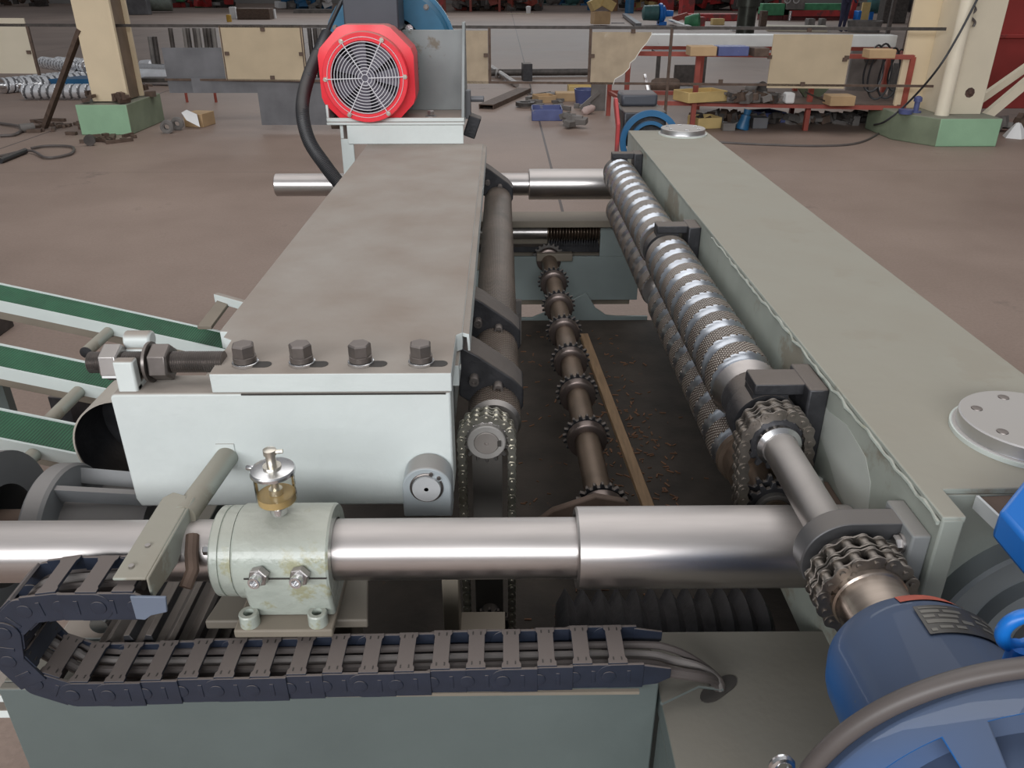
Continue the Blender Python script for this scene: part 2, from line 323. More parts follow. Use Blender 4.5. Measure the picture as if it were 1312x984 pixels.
# ================================================================== MACHINE BASE
bf = thing('welded_chassis', 'pale green-grey welded steel base frame under the whole roller machine', 'machine frame', (0, 2.2, 0))
b = MB()
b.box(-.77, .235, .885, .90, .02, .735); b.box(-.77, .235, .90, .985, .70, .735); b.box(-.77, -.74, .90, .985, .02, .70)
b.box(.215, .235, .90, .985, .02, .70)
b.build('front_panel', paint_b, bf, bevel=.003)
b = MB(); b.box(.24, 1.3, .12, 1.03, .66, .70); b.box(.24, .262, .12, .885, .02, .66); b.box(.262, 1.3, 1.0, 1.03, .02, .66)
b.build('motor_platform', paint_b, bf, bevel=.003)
b = MB(); b.box(-.83, -.772, .90, .96, .655, .672); b.box(-.83, -.772, .90, .96, .69, .705); b.build('side_tab', paint, bf, bevel=.002)
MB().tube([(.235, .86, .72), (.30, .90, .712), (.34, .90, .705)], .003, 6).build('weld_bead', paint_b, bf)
# slot in the platform where the cables dive in
MB().prism([(.028*math.cos(a)+(.012 if math.cos(a) > 0 else -.012), .014*math.sin(a)) for a in [2*PI*i/20 for i in range(20)]], (.335, .905, .7005), (.8, .6, 0), (-.6, .8, 0), .0012).build('cable_slot', dark_in, bf)
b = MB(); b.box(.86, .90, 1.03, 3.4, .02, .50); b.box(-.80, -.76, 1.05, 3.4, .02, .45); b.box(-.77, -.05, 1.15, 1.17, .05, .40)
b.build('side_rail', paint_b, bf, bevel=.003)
b = MB(); b.box(-.80, .86, 1.03, 3.40, .27, .295); b.build('chip_tray', tray_m, bf)
# rear cross frame with arch cuts
b = MB(); b.box(-.55, .60, 3.44, 3.60, .715, .745); b.box(-.55, .60, 3.585, 3.60, .30, .715)
b.build('rear_top_plate', tan_st, bf, bevel=.003)
arch = [(-.60, .25), (.62, .25), (.62, .36)]
arch += [(.55, .36), (.52, .31), (.44, .30), (.38, .31), (.355, .36), (.31, .44)]
arch += [(.24, .40), (.12, .32), (.07, .30), (-.10, .30), (-.10, .44), (-.02, .50), (.06, .565), (.46, .565), (.46, .72), (.62, .72), (.62, .76), (-.60, .76), ]
front_pl = [(-.62, .25), (.30, .25), (.40, .255), (.66, .255), (.66, .305), (.52, .305), (.47, .31), (.42, .345), (.375, .42), (.235, .345), (.13, .30), (.0, .30), (-.05, .27), (-.62, .27)]
b = MB(); b.prism(front_pl, (0, 3.42, 0), (1, 0, 0), (0, 0, 1), -.014)
back_pl = [(-.05, .42), (.42, .42), (.47, .36), (.54, .33), (.66, .33), (.66, .56), (.455, .56), (.455, .72), (.66, .72), (.66, .25), (.7, .25), (.7, .74), (.44, .74), (.44, .56), (.05, .56), (.05, .48)]
b.box(.05, .62, 3.50, 3.515, .355, .565); b.box(.435, .62, 3.50, 3.515, .565, .72); b.box(-.25, .05, 3.50, 3.515, .40, .50)
b.build('rear_cross_plate', pm('shaded_rear_plate_paint', (.27, .315, .31), .45, var=.08), bf, bevel=.002)  # same pale paint, colour darkened to carry the plate's shade
b = MB(); b.box(.15, .31, 3.46, 3.50, .555, .59); b.build('stop_block', tan_st, bf, bevel=.003)
b = MB(); b.box(.04, .075, 3.12, 3.14, .30, .50); b.cyl((.058, 3.118, .38), (.058, 3.114, .38), .009); b.cyl((.058, 3.118, .44), (.058, 3.114, .44), .009)
b.build('slotted_bracket', concrete_d, bf, bevel=.002)

# rear feed screws
t = thing('rear_feed_screw', 'long steel feed screw lying in the dark slot of the rear cross frame', 'lead screw', (.2, 3.54, .62))
MB().cyl((-.4, 3.545, .665), (.20, 3.545, .665), .028).build('plain_shank', steel_d, t)
pr = []
for i in range(19):
    y0 = i*.0135; pr += [(y0, .020), (y0+.006, .036), (y0+.0075, .036)]
MB().lathe((.195, 3.545, .665), (1, 0, 0), pr+[(.26, .02)], 24).build('screw_thread', brown_st, t)
t2 = thing('rear_rack_bar', 'dark toothed rack bar under the rear feed screw', 'rack', (.2, 3.54, .56))
b = MB(); b.box(-.4, .44, 3.535, 3.58, .575, .60)
for i in range(20): b.prism([(0, 0), (.006, .03), (.010, .03), (.016, 0)], (.20+i*.0115, 3.535, .60), (1, 0, 0), (0, 0, 1), -.04)
b.build('toothed_bar', darkst, t2)

# tray debris and timber strip
ob = MB().beam(G(748, 430, .315), G(832, 655, .30), .035, .022); ob.build('timber_strip', wood, label='long bare timber strip lying on the dirty tray right of the toothed shaft', cat='timber', bevel=.002)
b = MB()
for i in range(360):
    x = random.uniform(.05, .58); y = random.uniform(1.4, 3.3); s_ = random.uniform(.004, .011); a = random.uniform(0, 6.3)
    if random.random() < .5: x = random.gauss(.42, .07); y = random.gauss(2.3, .3)
    b.obox((x, y, .2965), (s_*2.2, s_*.5, .0025), RZ(a))
b.build('bark_chips', litter, kind='stuff', label='scattered bark chips and splinters on the tray floor', cat='wood chips')

# ================================================================== GUIDE SHAFTS
def shaft(name, label, cat, x0, x1, y, z, r, m=steel, holes=()):
    return MB().lathe((x0, y, z), (1, 0, 0), [(0, r-.003), (.003, r), (x1-x0-.003, r), (x1-x0, r-.003)], 64).build(name, m, label=label, cat=cat)
FY, FZ = 1.006, .90
shaft('guide_shaft', 'bright steel front guide shaft running through the green bearing block', 'shaft', -1.6, .115, FY, FZ, .0475)
b = MB(); b.lathe((.11, FY, FZ), (1, 0, 0), [(0, .052), (0, .061), (.003, .064), (.43, .064), (.43, .05)], 64, 0, False); b.lathe((.11, FY, FZ), (1, 0, 0), [(.0, .052), (.02, .05), (.02, 0)], 48, 0, False)
b.build('guide_sleeve', steel, label='thicker polished steel sleeve on the front guide shaft, entering the right beam', cat='sleeve')
shaft('guide_shaft', 'far steel guide shaft poking out left behind the brown top beam', 'shaft', -.97, .115, 3.46, .90, .047)
b = MB(); b.lathe((.11, 3.46, .90), (1, 0, 0), [(0, .05), (0, .061), (.003, .064), (.43, .064), (.43, .05)], 48, 0, False); b.lathe((.11, 3.46, .90), (1, 0, 0), [(.0, .052), (.02, .05), (.02, 0)], 48, 0, False)
b.build('guide_sleeve', steel, label='thicker far steel sleeve crossing behind the toothed shaft', cat='sleeve')

# ================================================================== CARRIAGE BEAM (left)
cb = thing('carriage_beam', 'wide dusty brown-topped box beam with white end block and fixing bolts', 'machine beam', (-.3, 2.2, .83))
endp = [(-.675, 0), (-.675, .835-.835), (-.095, 0)]
b = MB(); b.prism([(-.668, .828), (-.098, .828), (-.092, .86), (-.092, 1.062), (-.668, 1.062), (-.675, 1.055), (-.675, .845)], (0, 1.224, 0), (1, 0, 0), (0, 0, 1), -.075)
b.build('end_block', paint, cb, bevel=.004)
b = MB(); b.box(-.535, -.105, 1.29, 3.28, .84, 1.062); b.build('box_section', paint, cb, bevel=.004)
pl = [(-.498, 1.222), (-.089, 1.222), (-.089, 1.385), (-.078, 1.395), (-.078, 3.30), (-.537, 3.30), (-.537, 1.405), (-.522, 1.405), (-.522, 1.378), (-.503, 1.365)]
b = MB(); b.prism(pl, (0, 0, 1.064), (1, 0, 0), (0, 1, 0), .036); b.build('cover_plate', paint, cb, bevel=.002)
b = MB(); b.prism([(-.080, 1.098), (-.0655, 1.094), (-.064, 1.06), (-.068, 1.06), (-.070, 1.088), (-.080, 1.090)], (0, 3.30, 0), (1, 0, 0), (0, 0, 1), 1.90)
b.build('folded_lip', paint, cb)
b = MB(); b.box(-.105, -.083, 1.33, 1.40, 1.02, 1.062); b.cyl((-.083, 1.37, 1.04), (-.081, 1.37, 1.04), .006); b.build('side_lug', paint, cb, bevel=.003)
bp = [G(x, 464, 1.10) for x in (316, 388, 463, 540)]
for i, p in enumerate(bp):
    p = V((p.x, 1.262, 1.1))
    sl = [(.012*math.cos(a)+(.026 if math.cos(a) > 0 else -.018), .012*math.sin(a)) for a in [2*PI*(k+.5)/16 for k in range(16)]]
    MB().prism([(a+.008, b_) for a, b_ in sl], (p.x, p.y-.004, 1.1003), (1, 0, 0), (0, 1, 0), .0006).build('bolt_slot', dark_in, cb)
    bo = MB().hexp((p.x, p.y, 1.1165), (0, 0, 1), .0345, .022, ph=.3*i+.2).build('hex_bolt', bolt_m, cb, bevel=.0008)
    MB().lathe((p.x, p.y, 1.1008), (0, 0, 1), [(0, .0225), (.0040, .0225), (.0048, .0215)], 32).build('flat_washer', steel_b, bo)
    MB().lathe((p.x, p.y, 1.1057), (0, 0, 1), [(0, .0185), (.0008, .0198), (.010, .0198), (.0105, .0185)], 32).build('spring_washer', bolt_m, bo)
# weld and crack line under the cover plate
MB().box(-.45, -.10, 1.2225, 1.224, 1.0585, 1.0615).build('weld_gap', dark_in, cb)
# pivot lug with pin bottom right of the end block
pv = thing('pivot_lug', 'grey rounded lug with pin and circlip at lower right corner of the white block', 'pivot', (-.135, 1.18, .83))
R_ = .043
prof = [(-R_, -.06)]+[(R_*math.cos(a), R_*math.sin(a)) for a in [PI-PI*i/20 for i in range(21)]]+[(R_, -.06)]
MB().prism(prof, (-.136, 1.172, .899), (1, 0, 0), (0, 0, 1), -.05).build('lug_plate', pm('lug_grey_paint', (.40, .44, .46), .4, var=.05, dust=.7, dcol=DUST), pv, bevel=.003)
MB().cyl((-.136, 1.1725, .902), (-.136, 1.165, .902), .0245, n=32).lathe((-.136, 1.165, .902), (0, -1, 0), [(0, .004), (-.002, .0035)], 12).build('pin', pm('bright_pin_face', (.66, .67, .68), .4, .3), pv)
b = MB(); b.tube([(-.136+.0275*math.cos(a), 1.1708, .902+.0275*math.sin(a)) for a in [PI*.36+2*PI*.9*i/30 for i in range(31)]], .0022, 6)
b.cyl((-.127, 1.1715, .930), (-.127, 1.168, .930), .0035, n=10); b.cyl((-.114, 1.1715, .922), (-.114, 1.168, .922), .0035, n=10)
b.build('circlip', bolt_m, pv)

# adjusting screw with lug and nuts (left of the beam)
AY, AZ = 1.275, 1.098
aj = thing('adjusting_screw', 'thick threaded adjusting rod with big hex nuts through a white lug, left of beam', 'threaded rod', (-.6, AY, AZ))
pr = []
nn = 62
for i in range(nn):
    x = i*.0038; pr += [(x, .0165), (x+.0019, .0190)]
MB().lathe((-.722, AY, AZ), (1, 0, 0), pr, 28, ph=.1).build('threaded_rod', bolt_m, aj, ang=80)
for x0, x1, mm, nm in ((-.695, -.662, steel_d, 'lock_nut'), (-.612, -.578, bolt_m, 'hex_nut')):
    nut = MB().lathe((x0, AY, AZ), (1, 0, 0), [(0, .029), (.003, .033), (x1-x0-.003, .033), (x1-x0, .029)], 6, ph=.35).build(nm, mm, aj, bevel=.001)
    if nm == 'lock_nut':
        MB().obox((-.6785, AY-.0288, AZ-.004), (.024, .0006, .024), RX(-.18)).build('paper_label', white_p, nut, label='white paper sticker on nut')
        for _k in range(1): pass
MB().lathe((-.618, AY, AZ), (1, 0, 0), [(0, .036), (.005, .036)], 32).build('thrust_washer', bolt_m, aj)
b = MB(); b.obox((-.646, AY-.03, 1.085), (.034, .022, .065), RX(-.03)); b.obox((-.646, AY+.024, 1.085), (.034, .022, .065)); b.box(-.663, -.629, AY-.04, AY+.035, 1.058, 1.072)
b.cyl((-.665, AY+.03, 1.128), (-.618, AY+.03, 1.128), .016, n=24)
b.prism([(-.030, .1-.072), (-.030, -.0), (.030, 0), (.030, .07), (.02, .075)], (-.663, AY, 1.06), (0, 1, 0), (0, 0, 1), .0) if False else None
b.build('welded_lug', paint, aj, bevel=.004)

# ================================================================== FAN MOTOR + BRACKET
mb = thing('motor_bracket', 'white welded motor bracket on the far end of the brown-topped beam', 'bracket', (-.4, 3.5, 1.1))
b = MB(); b.box(-.615, -.155, 3.29, 3.30, 1.10, 1.175); b.box(-.69, -.15, 3.28, 3.62, 1.175, 1.186)
b.box(-.69, -.68, 3.29, 3.60, 1.186, 1.25); b.box(-.69, -.15, 3.285, 3.292, 1.186, 1.202)
b.box(-.645, -.632, 3.305, 3.40, .90, 1.175); b.prism([(0, 0), (.05, 0), (.05, .26), (0, .26)], (-.645, 3.30, .86), (1, 0, 0), (0, 0, 1), -.012)
b.build('bracket_base', paint, mb, bevel=.003)
b = MB(); b.prism([(3.285, 1.186), (3.62, 1.186), (3.62, 1.53), (3.56, 1.53)], (-.162, 0, 0), (0, 1, 0), (0, 0, 1), .012); b.box(-.56, -.162, 3.60, 3.612, 1.186, 1.50)
b.build('upright_plate', pm('bracket_side_paint', (.27, .29, .29), .5, var=.15, spots=(.2, .17, .13), spot_s=5), mb, bevel=.002)
for (x, y) in ((555, 143), (556, 131)):
    p = G(x, y, 1.19); b = MB(); b.cyl((p.x, p.y-.12, 1.186), (p.x, p.y-.12, 1.192), .022); bo = MB().hexp((p.x, p.y-.12, 1.194), (0, 0, 1), .026, .018).build('hex_bolt', steel_d, mb); b.build('washer', steel_b, bo)
MB().box(-.66, -.61, 3.4, 3.46, 1.12, 1.17).cyl((-.70, 3.42, 1.15), (-.6, 3.42, 1.15), .012).build('copper_fitting', rust, mb)
b = MB(); b.obox((-.140, 3.45, 1.23), (.022, .05, .11)); b.cyl((-.14, 3.45, 1.25), (-.075, 3.45, 1.25), .012, n=12); b.build('clevis', sheet_m, mb, bevel=.003)
b = MB(); b.obox((-.125, 3.45, 1.145), (.05, .08, .085), RY(.35)); b.build('black_catch', darkst, mb, bevel=.004)

fm = thing('fan_cooled_motor', 'black electric motor with bright red fan cowl and white wire grille', 'motor', (-.52, 3.45, 1.2))
FC = V((-.520, 3.25, 1.352))
def octa(R, c): return [(-R+c, -R), (R-c, -R), (R, -R+c), (R, R-c), (R-c, R), (-R+c, R), (-R, R-c), (-R, -R+c)]
oc = octa(.178, .062)
# cowl: octagonal shell with round front plate
b = MB(); k = 48
def rim(R, y): return [(FC.x+R*math.cos(2*PI*i/k), y, FC.z+R*math.sin(2*PI*i/k)) for i in range(k)]
def octrim(s, y):
    out = []
    for i in range(k):
        a = 2*PI*i/k; dx, dz = math.cos(a), math.sin(a); t = 1e9
        A = .182*s
        t = min(A/max(abs(dx), 1e-6), A/max(abs(dz), 1e-6), A*1.50/max(abs(dx)+abs(dz), 1e-6))
        out.append((FC.x+dx*t, y, FC.z+dz*t))
    return out
loops = [octrim(.965, 3.52), octrim(1.0, 3.40), octrim(1.0, 3.298), rim(.163, 3.292), rim(.163, 3.255), rim(.160, 3.25), rim(.140, 3.25), rim(.132, 3.25), rim(.128, 3.262)]
vs = [p for l in loops for p in l]; fs = []
for j in range(len(loops)-1):
    for i in range(k): fs.append((j*k+i, j*k+(i+1) % k, (j+1)*k+(i+1) % k, (j+1)*k+i))
b.add(vs, fs); cowl = b.build('fan_cowl', red_p, fm, ang=25)
b = MB(); b.tube([(FC.x+.144*math.cos(a), 3.2485, FC.z+.144*math.sin(a)) for a in [2*PI*i/60 for i in range(60)]], .0012, 5, closed=True)
for r in [.013, .026]+[.026+.0113*i for i in range(1, 10)]:
    b.tube([(FC.x+r*math.cos(a), 3.244, FC.z+r*math.sin(a)) for a in [2*PI*i/48 for i in range(48)]], .0016 if r < .13 else .0025, 6, closed=True)
for i in range(6):
    a = PI/3*i+.03; d = V((math.cos(a), 0, math.sin(a))); b.tube([FC+d*.012+V((0, -.008, 0)), FC+d*.152+V((0, -.006, 0))], .0020, 6)
b.build('wire_grille', pm('white_enamelled_wire', (.82, .80, .84), .3, .2, var=.02), cowl)
for i in range(6):
    a = PI/3*i+.03; p = FC+V((math.cos(a), 0, math.sin(a)))*.151
    b = MB(); b.cyl((p.x, 3.25, p.z), (p.x, 3.2435, p.z), .0085, n=16); b.cyl((p.x, 3.2435, p.z), (p.x, 3.240, p.z), .0045, n=10); b.build('cowl_screw', zinc, cowl)
b = MB()
for i in range(7):
    a = 2*PI*i/7; d = V((math.cos(a), 0, math.sin(a))); e_ = V((-math.sin(a), 0, math.cos(a)))
    b.add([FC+d*.03+V((0, .03, 0))+e_*-.012, FC+d*.125+V((0, .02, 0))+e_*-.035, FC+d*.125+V((0, .05, 0))+e_*.035, FC+d*.03+V((0, .045, 0))+e_*.012], [(0, 1, 2, 3)])
    b.add([FC+d*.03+V((0, .034, 0))+e_*-.012, FC+d*.125+V((0, .024, 0))+e_*-.035, FC+d*.125+V((0, .054, 0))+e_*.035, FC+d*.03+V((0, .049, 0))+e_*.012], [(3, 2, 1, 0)])
b.cyl(FC+V((0, .02, 0)), FC+V((0, .06, 0)), .035)
b.build('fan_blades', pm('fan_blade_grey', (.16, .15, .19), .5), fm)
b = MB(); b.cyl((FC.x, 3.335, FC.z), (FC.x, 3.345, FC.z), .17); b.build('motor_end', pm('motor_end_black', (.02, .018, .035), .5), fm)
b = MB(); b.cyl((FC.x, 3.42, FC.z), (FC.x, 3.70, FC.z), .155, n=40)
for i in range(44):
    a = 2*PI*i/44; d = V((math.cos(a), 0, math.sin(a))); b.obox(FC+d*.160+V((0, .30, 0)), (.022, .26, .005), RY(-a))
b.build('motor_body', motor_g, fm)
b = MB(); b.box(FC.x-.10, FC.x+.115, 3.46, 3.66, FC.z+.15, FC.z+.32); b.build('terminal_box', motor_g, fm, bevel=.006)
b = MB(); b.lathe((FC.x+.04, 3.70, FC.z+.05), (0, 1, 0), [(0, .15), (0, .255), (.02, .265), (.05, .27), (.05, .285), (.08, .285), (.08, .20), (.14, .16), (.14, 0)], 56, 0, False)
fl = b.build('gearbox_flange', pm('dusty_blue_casting', (.025, .15, .27), .4, var=.15, vs=12, dust=.3), fm)
for i in range(10):
    a = 2*PI*i/10+.2; p = V((FC.x+.04+.243*math.cos(a), 3.698, FC.z+.05+.243*math.sin(a))); MB().hexp(p+V((0, .004, 0)), (0, -1, 0), .017, .013).cyl(p+V((0, .006, 0)), p+V((0, -.002, 0)), .012, n=12).build('flange_bolt', bolt_m, fl)
b = MB(); b.cyl((FC.x+.02, 3.66, FC.z), (FC.x+.02, 3.70, FC.z), .19, n=40); b.build('end_bell', pm('dark_bell_casting', (.07, .085, .085), .5, .2), fm)
p = V((FC.x+.135, 3.655, FC.z+.15)); MB().cyl(p, p+V((0, -.012, 0)), .016, n=16).cyl(p+V((0, -.012, 0)), p+V((0, -.02, 0)), .008, n=6).build('bell_bolt', steel_b, fm)
# cable hose
pts = [(-.70, 3.52, 1.49), (-.718, 3.46, 1.445), (-.758, 3.35, 1.342), (-.764, 3.22, 1.246), (-.73, 3.12, 1.149), (-.66, 3.04, 1.069), (-.60, 3.0, 1.0), (-.56, 3.0, .93)]
def catmull(pts, n=8):
    P = [V(p) for p in pts]; P = [P[0]*2-P[1]]+P+[P[-1]*2-P[-2]]; out = []
    for i in range(1, len(P)-2):
        for j in range(n):
            t = j/n; a, b_, c, d = P[i-1], P[i], P[i+1], P[i+2]
            out.append(.5*((2*b_)+(c-a)*t+(2*a-5*b_+4*c-d)*t*t+(3*b_-a-3*c+d)*t**3))
    out.append(P[-2]); return out
MB().tube(catmull([(-.58, 3.58, 1.70), (-.645, 3.56, 1.60), (-.70, 3.52, 1.50), (-.715, 3.47, 1.45)], 8), .009, 8).build('supply_cable', black_p, fm)
hp = catmull(pts, 36); hp = [p for p in hp]
MB().tube(hp, [(.026 if i % 2 else .0235) for i in range(len(hp))], 14).build('corrugated_hose', black_p, label='black corrugated cable hose curving down left of the red fan motor', cat='hose', ang=60)

# ================================================================== KNURLED FEED ROLLER (left) and brackets
kx, kz, kr = -.020, .90, .054
def knurled(mbx, X, Z, y0, y1, R, m=0, n=48, step=.02):
    k_ = max(2, int((y1-y0)/step)+1); base = len(mbx.v); uvs = []
    vs = []; fs = []
    for j in range(k_):
        y = y0+(y1-y0)*j/(k_-1)
        for i in range(n): a = 2*PI*i/n; vs.append((X+R*math.cos(a), y, Z+R*math.sin(a)))
    for j in range(k_-1):
        for i in range(n):
            fs.append((j*n+i, j*n+(i+1) % n, (j+1)*n+(i+1) % n, (j+1)*n+i))
            ya = y0+(y1-y0)*j/(k_-1); yb = y0+(y1-y0)*(j+1)/(k_-1)
            uvs.append(((i/n, ya), ((i+1)/n, ya), ((i+1)/n, yb), (i/n, yb)))
    mbx.add(vs, fs, m)
    return uvs
kr_t = thing('knurled_feed_roller', 'long brown knurled feed roller along the right edge of the brown-topped beam', 'roller', (kx, 2.3, kz))
for (a, c) in ((1.86, 3.25), (1.56, 1.76), (1.40, 1.47)):
    b = MB(); b.uv = knurled(b, kx, kz, a, c, kr); b.build('knurled_barrel', knurl_l, kr_t)
    b = MB(); b.lathe((kx, a-.012, kz), (0, 1, 0), [(0, .03), (0, kr-.006), (.012, kr)], 48, 0, False); b.build('barrel_end', steel_d, kr_t); b = MB(); b.lathe((kx, c, kz), (0, 1, 0), [(0, kr), (.012, kr-.008), (.012, .02)], 48, 0, False); b.build('barrel_end', steel_d, kr_t)
b = MB(); b.cyl((kx, 1.36, kz), (kx, 3.35, kz), .03); b.build('roller_shaft', steel_d, kr_t)
def roller_bracket(y, label):
    t = thing('roller_bearing_bracket', label, 'bearing bracket', (kx-.03, y, .93), 'black bearing brackets of the knurled feed roller')
    # sloping arm plate from the beam over the roller
    b = MB(); b.prism([(-.092, 1.045), (-.092, .93), (-.05, .90), (.030, .885), (.040, .905), (.040, .945), (.02, .968), (-.05, 1.02)], (0, y, 0), (1, 0, 0), (0, 0, 1), -.085); b.build('bracket_arm', darkst, t, bevel=.004)
    for (x, z) in ((-.012, .955), (.018, .922), (-.06, .972)):
        b = MB(); b.lathe((x, y, z), (0, -1, 0), [(0, .0105), (.020, .0105), (.022, .0095), (.022, .0055), (.014, .0055), (.014, 0)], 20, 0, False); b.build('socket_bolt', bolt_m, t)
    return t
roller_bracket(3.19, 'black bearing bracket at the far end of the left knurled roller')
roller_bracket(1.76, 'black bearing bracket in the middle of the left knurled roller')
roller_bracket(1.46, 'nearest black bearing bracket of the left roller, above the sprocket')

# ------------------------------------------------------------------ sprockets and roller chains
def gear_poly(n, r0, r1, duty=.5):
    out = []
    for i in range(n):
        a = 2*PI*i/n; w_ = 2*PI/n
        for f, r in ((-.5, r0), (-.30, r0), (-.13, r1), (.13, r1), (.30, r0)): out.append((r*math.cos(a+f*w_), r*math.sin(a+f*w_)))
    return out
def sprocket(t, x, y, z, r, n, th, m, nm='sprocket_wheel'):
    return MB().prism(gear_poly(n, r-.007, r+.004), (x, y+th, z), (1, 0, 0), (0, 0, 1), th).build(nm, m, t, bevel=.001)
def chain(t, c1, c2, r, y, strands, pitch, m, pl_m=None, wd=.012):
    # closed loop round two equal circles (c2 None: one circle), in the XZ plane
    c1 = V((c1[0], 0, c1[1])); segs = []
    if c2 is None: L = 0; per = 2*PI*r
    else: c2 = V((c2[0], 0, c2[1])); L = (c2-c1).length; per = 2*PI*r+2*L; ax = (c2-c1).normalized(); nx = V((ax.z, 0, -ax.x))
    n = max(6, 2*round(per/pitch/2)); p = per/n
    def pos(s):
        s %= per
        if c2 is None: a = s/r; return c1+V((math.cos(a), 0, math.sin(a)))*r
        if s < L: return c1+nx*r+ax*s
        s -= L
        if s < PI*r: a = s/r; return c2+(nx*math.cos(a)+ax*math.sin(a))*r
        s -= PI*r
        if s < L: return c2-nx*r-ax*s
        s -= L; a = s/r; return c1+(-nx*math.cos(a)-ax*math.sin(a))*r
    h = .0125*pitch/.0254*1.0; protos = []
    for kind in (0, 1):
        b = MB()
        k8 = []
        for cx in (-pitch/2, pitch/2):
            for i in range(9):
                a = (-PI/2+PI*i/8) if cx > 0 else (PI/2+PI*i/8)
                k8.append((cx+h*.9*math.cos(a), h*.9*math.sin(a)))
        k8 = k8[9:]+[(0, h*.55)]+k8[:9]+[(0, -h*.55)]; k8 = [(a, b_) for a, b_ in k8]
        # order: right arc (bottom to top), waist, left arc (top to bottom), waist
        ra = [(pitch/2+h*.9*math.cos(-PI/2+PI*i/8), h*.9*math.sin(-PI/2+PI*i/8)) for i in range(9)]
        la = [(-pitch/2+h*.9*math.cos(PI/2+PI*i/8), h*.9*math.sin(PI/2+PI*i/8)) for i in range(9)]
        k8 = ra+[(0, h*.6)]+la+[(0, -h*.6)]
        for s_ in range(strands):
            yo = s_*wd*1.75; off = wd/2+(.0028 if kind == 0 else 0)
            for sg in (-1, 1): b.prism(k8, (0, yo+sg*off+.0012, 0), (1, 0, 0), (0, 0, 1), .0024)
            if kind == 1:
                for cx in (-pitch/2, pitch/2): b.cyl((cx, yo-wd/2, 0), (cx, yo+wd/2, 0), h*.62, n=12)
        if kind == 0:
            for cx in (-pitch/2, pitch/2): b.cyl((cx, -wd/2-.0065, 0), (cx, (strands-1)*wd*1.75+wd/2+.0065, 0), h*.36, n=10)
        protos.append(b)
    tw = V(t['_w'])
    P = [None, None]
    for i in range(n):
        a = pos(i*p); c = pos((i+1)*p); mid = (a+c)/2; d = c-a; ang = -math.atan2(d.z, d.x)
        loc = V((mid.x, y, mid.z))
        if P[i % 2] is None:
            o = protos[i % 2].build('chain_link', m, t, bevel=0); me = o.data
            cc = V(o['_w'])
            for v_ in me.vertices: v_.co += cc
            P[i % 2] = o
        else: o = dup(P[i % 2], parent=t)
        o.location = loc-tw; o.rotation_euler = (0, ang, 0); o.scale = (d.length/pitch, 1, 1)

sk = thing('feed_roller_sprocket', 'steel sprocket with keyed round hub on the near end of the left feed roller', 'sprocket', (-.034, 1.34, .90))
SX, SZ, SY = -.034, .90, 1.335
sprocket(sk, SX, SY, SZ, .047, 16, .009, steel_d); sprocket(sk, SX, SY+.021, SZ, .047, 16, .009, darkst)
MB().lathe((SX, SY+.002, SZ), (0, -1, 0), [(0, .037), (.012, .037), (.014, .035), (.014, .0245)], 40, 0, False).build('hub', face_st, sk)
b = MB(); b.lathe((SX, SY, SZ), (0, -1, 0), [(0, .024), (.013, .024), (.0142, .0225), (.0142, .004), (.011, .003), (.011, 0)], 40, 0, False); b.build('shaft_end', pm('matt_steel_core', (.30, .27, .25), .45, .3, var=.12, vs=20), sk)
MB().box(SX+.021, SX+.028, SY-.0155, SY-.006, SZ-.006, SZ+.006).build('keyway', dark_in, sk)
ct = thing('roller_chain', 'double roller chain hanging down from the left feed roller sprocket', 'chain', (SX, SY, .75))
chain(ct, (SX, SZ), (SX, .42), .049, SY+.0045, 2, .0195, chain_b, wd=.011)
sg = thing('lower_idler_sprocket', 'dark lower sprocket carrying the hanging roller chain inside the base', 'sprocket', (SX, SY, .42)); sprocket(sg, SX, SY, .42, .047, 16, .009, darkst); MB().cyl((SX, SY-.01, .42), (SX, 1.5, .42), .02).build('hub', darkst, sg)
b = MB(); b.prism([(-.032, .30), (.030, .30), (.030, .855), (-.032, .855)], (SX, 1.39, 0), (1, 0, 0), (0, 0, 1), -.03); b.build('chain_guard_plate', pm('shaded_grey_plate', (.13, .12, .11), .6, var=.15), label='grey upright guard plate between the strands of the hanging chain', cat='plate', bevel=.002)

# ================================================================== TOOTHED SHAFT in the tray
ts = thing('toothed_debarking_shaft', 'brown shaft carrying a row of spiked sprocket discs, low in the tray', 'toothed shaft', (.23, 2.5, .55))
TX, TZ = .232, .55
def yz(ypix, z):    # distance along the machine from an image height at a given level
    return G(650, ypix, z).y
def tx(y): return .237-.0155*(y-1.45)
ya, yb2 = yz(650, TZ)-.1, yz(318, TZ)
MB().cyl((tx(ya), ya, TZ), (tx(yb2), yb2, TZ), .035, n=32).build('shaft', brown_st, ts)
col_m = pm('shaded_collar_steel', (.20, .16, .145), .33, .8, var=.2)
for i, yp in enumerate((320, 349, 379, 411, 448, 489, 544, 634)):
    y = yz(yp, TZ+.05); x = tx(y)
    r1 = .066 if i else .074
    MB().prism(gear_poly(20, r1-.010, r1), (x, y+.030, TZ), (1, 0, 0), (0, 0, 1), .012).build('spiked_disc', darkst if i else concrete_d, ts, bevel=.001)
    b = MB(); b.lathe((x, y, TZ), (0, 1, 0), [(-.014, .035), (-.014, .050), (-.011, .0545), (.004, .0565), (.010, .0565), (.016, .035)], 40, 0, False); b.build('collar', col_m, ts)
b = MB(); y = 1.30
pl2 = [(-.30, -.13), (-.12, .03), (-.02, .07), (.05, .055), (.085, .01), (.06, -.12)]
b.prism(pl2, (TX, yz(650, TZ)-.06, TZ), (1, 0, 0), (0, 0, 1), -.02)
b.build('swing_arm', rust, ts, bevel=.003)

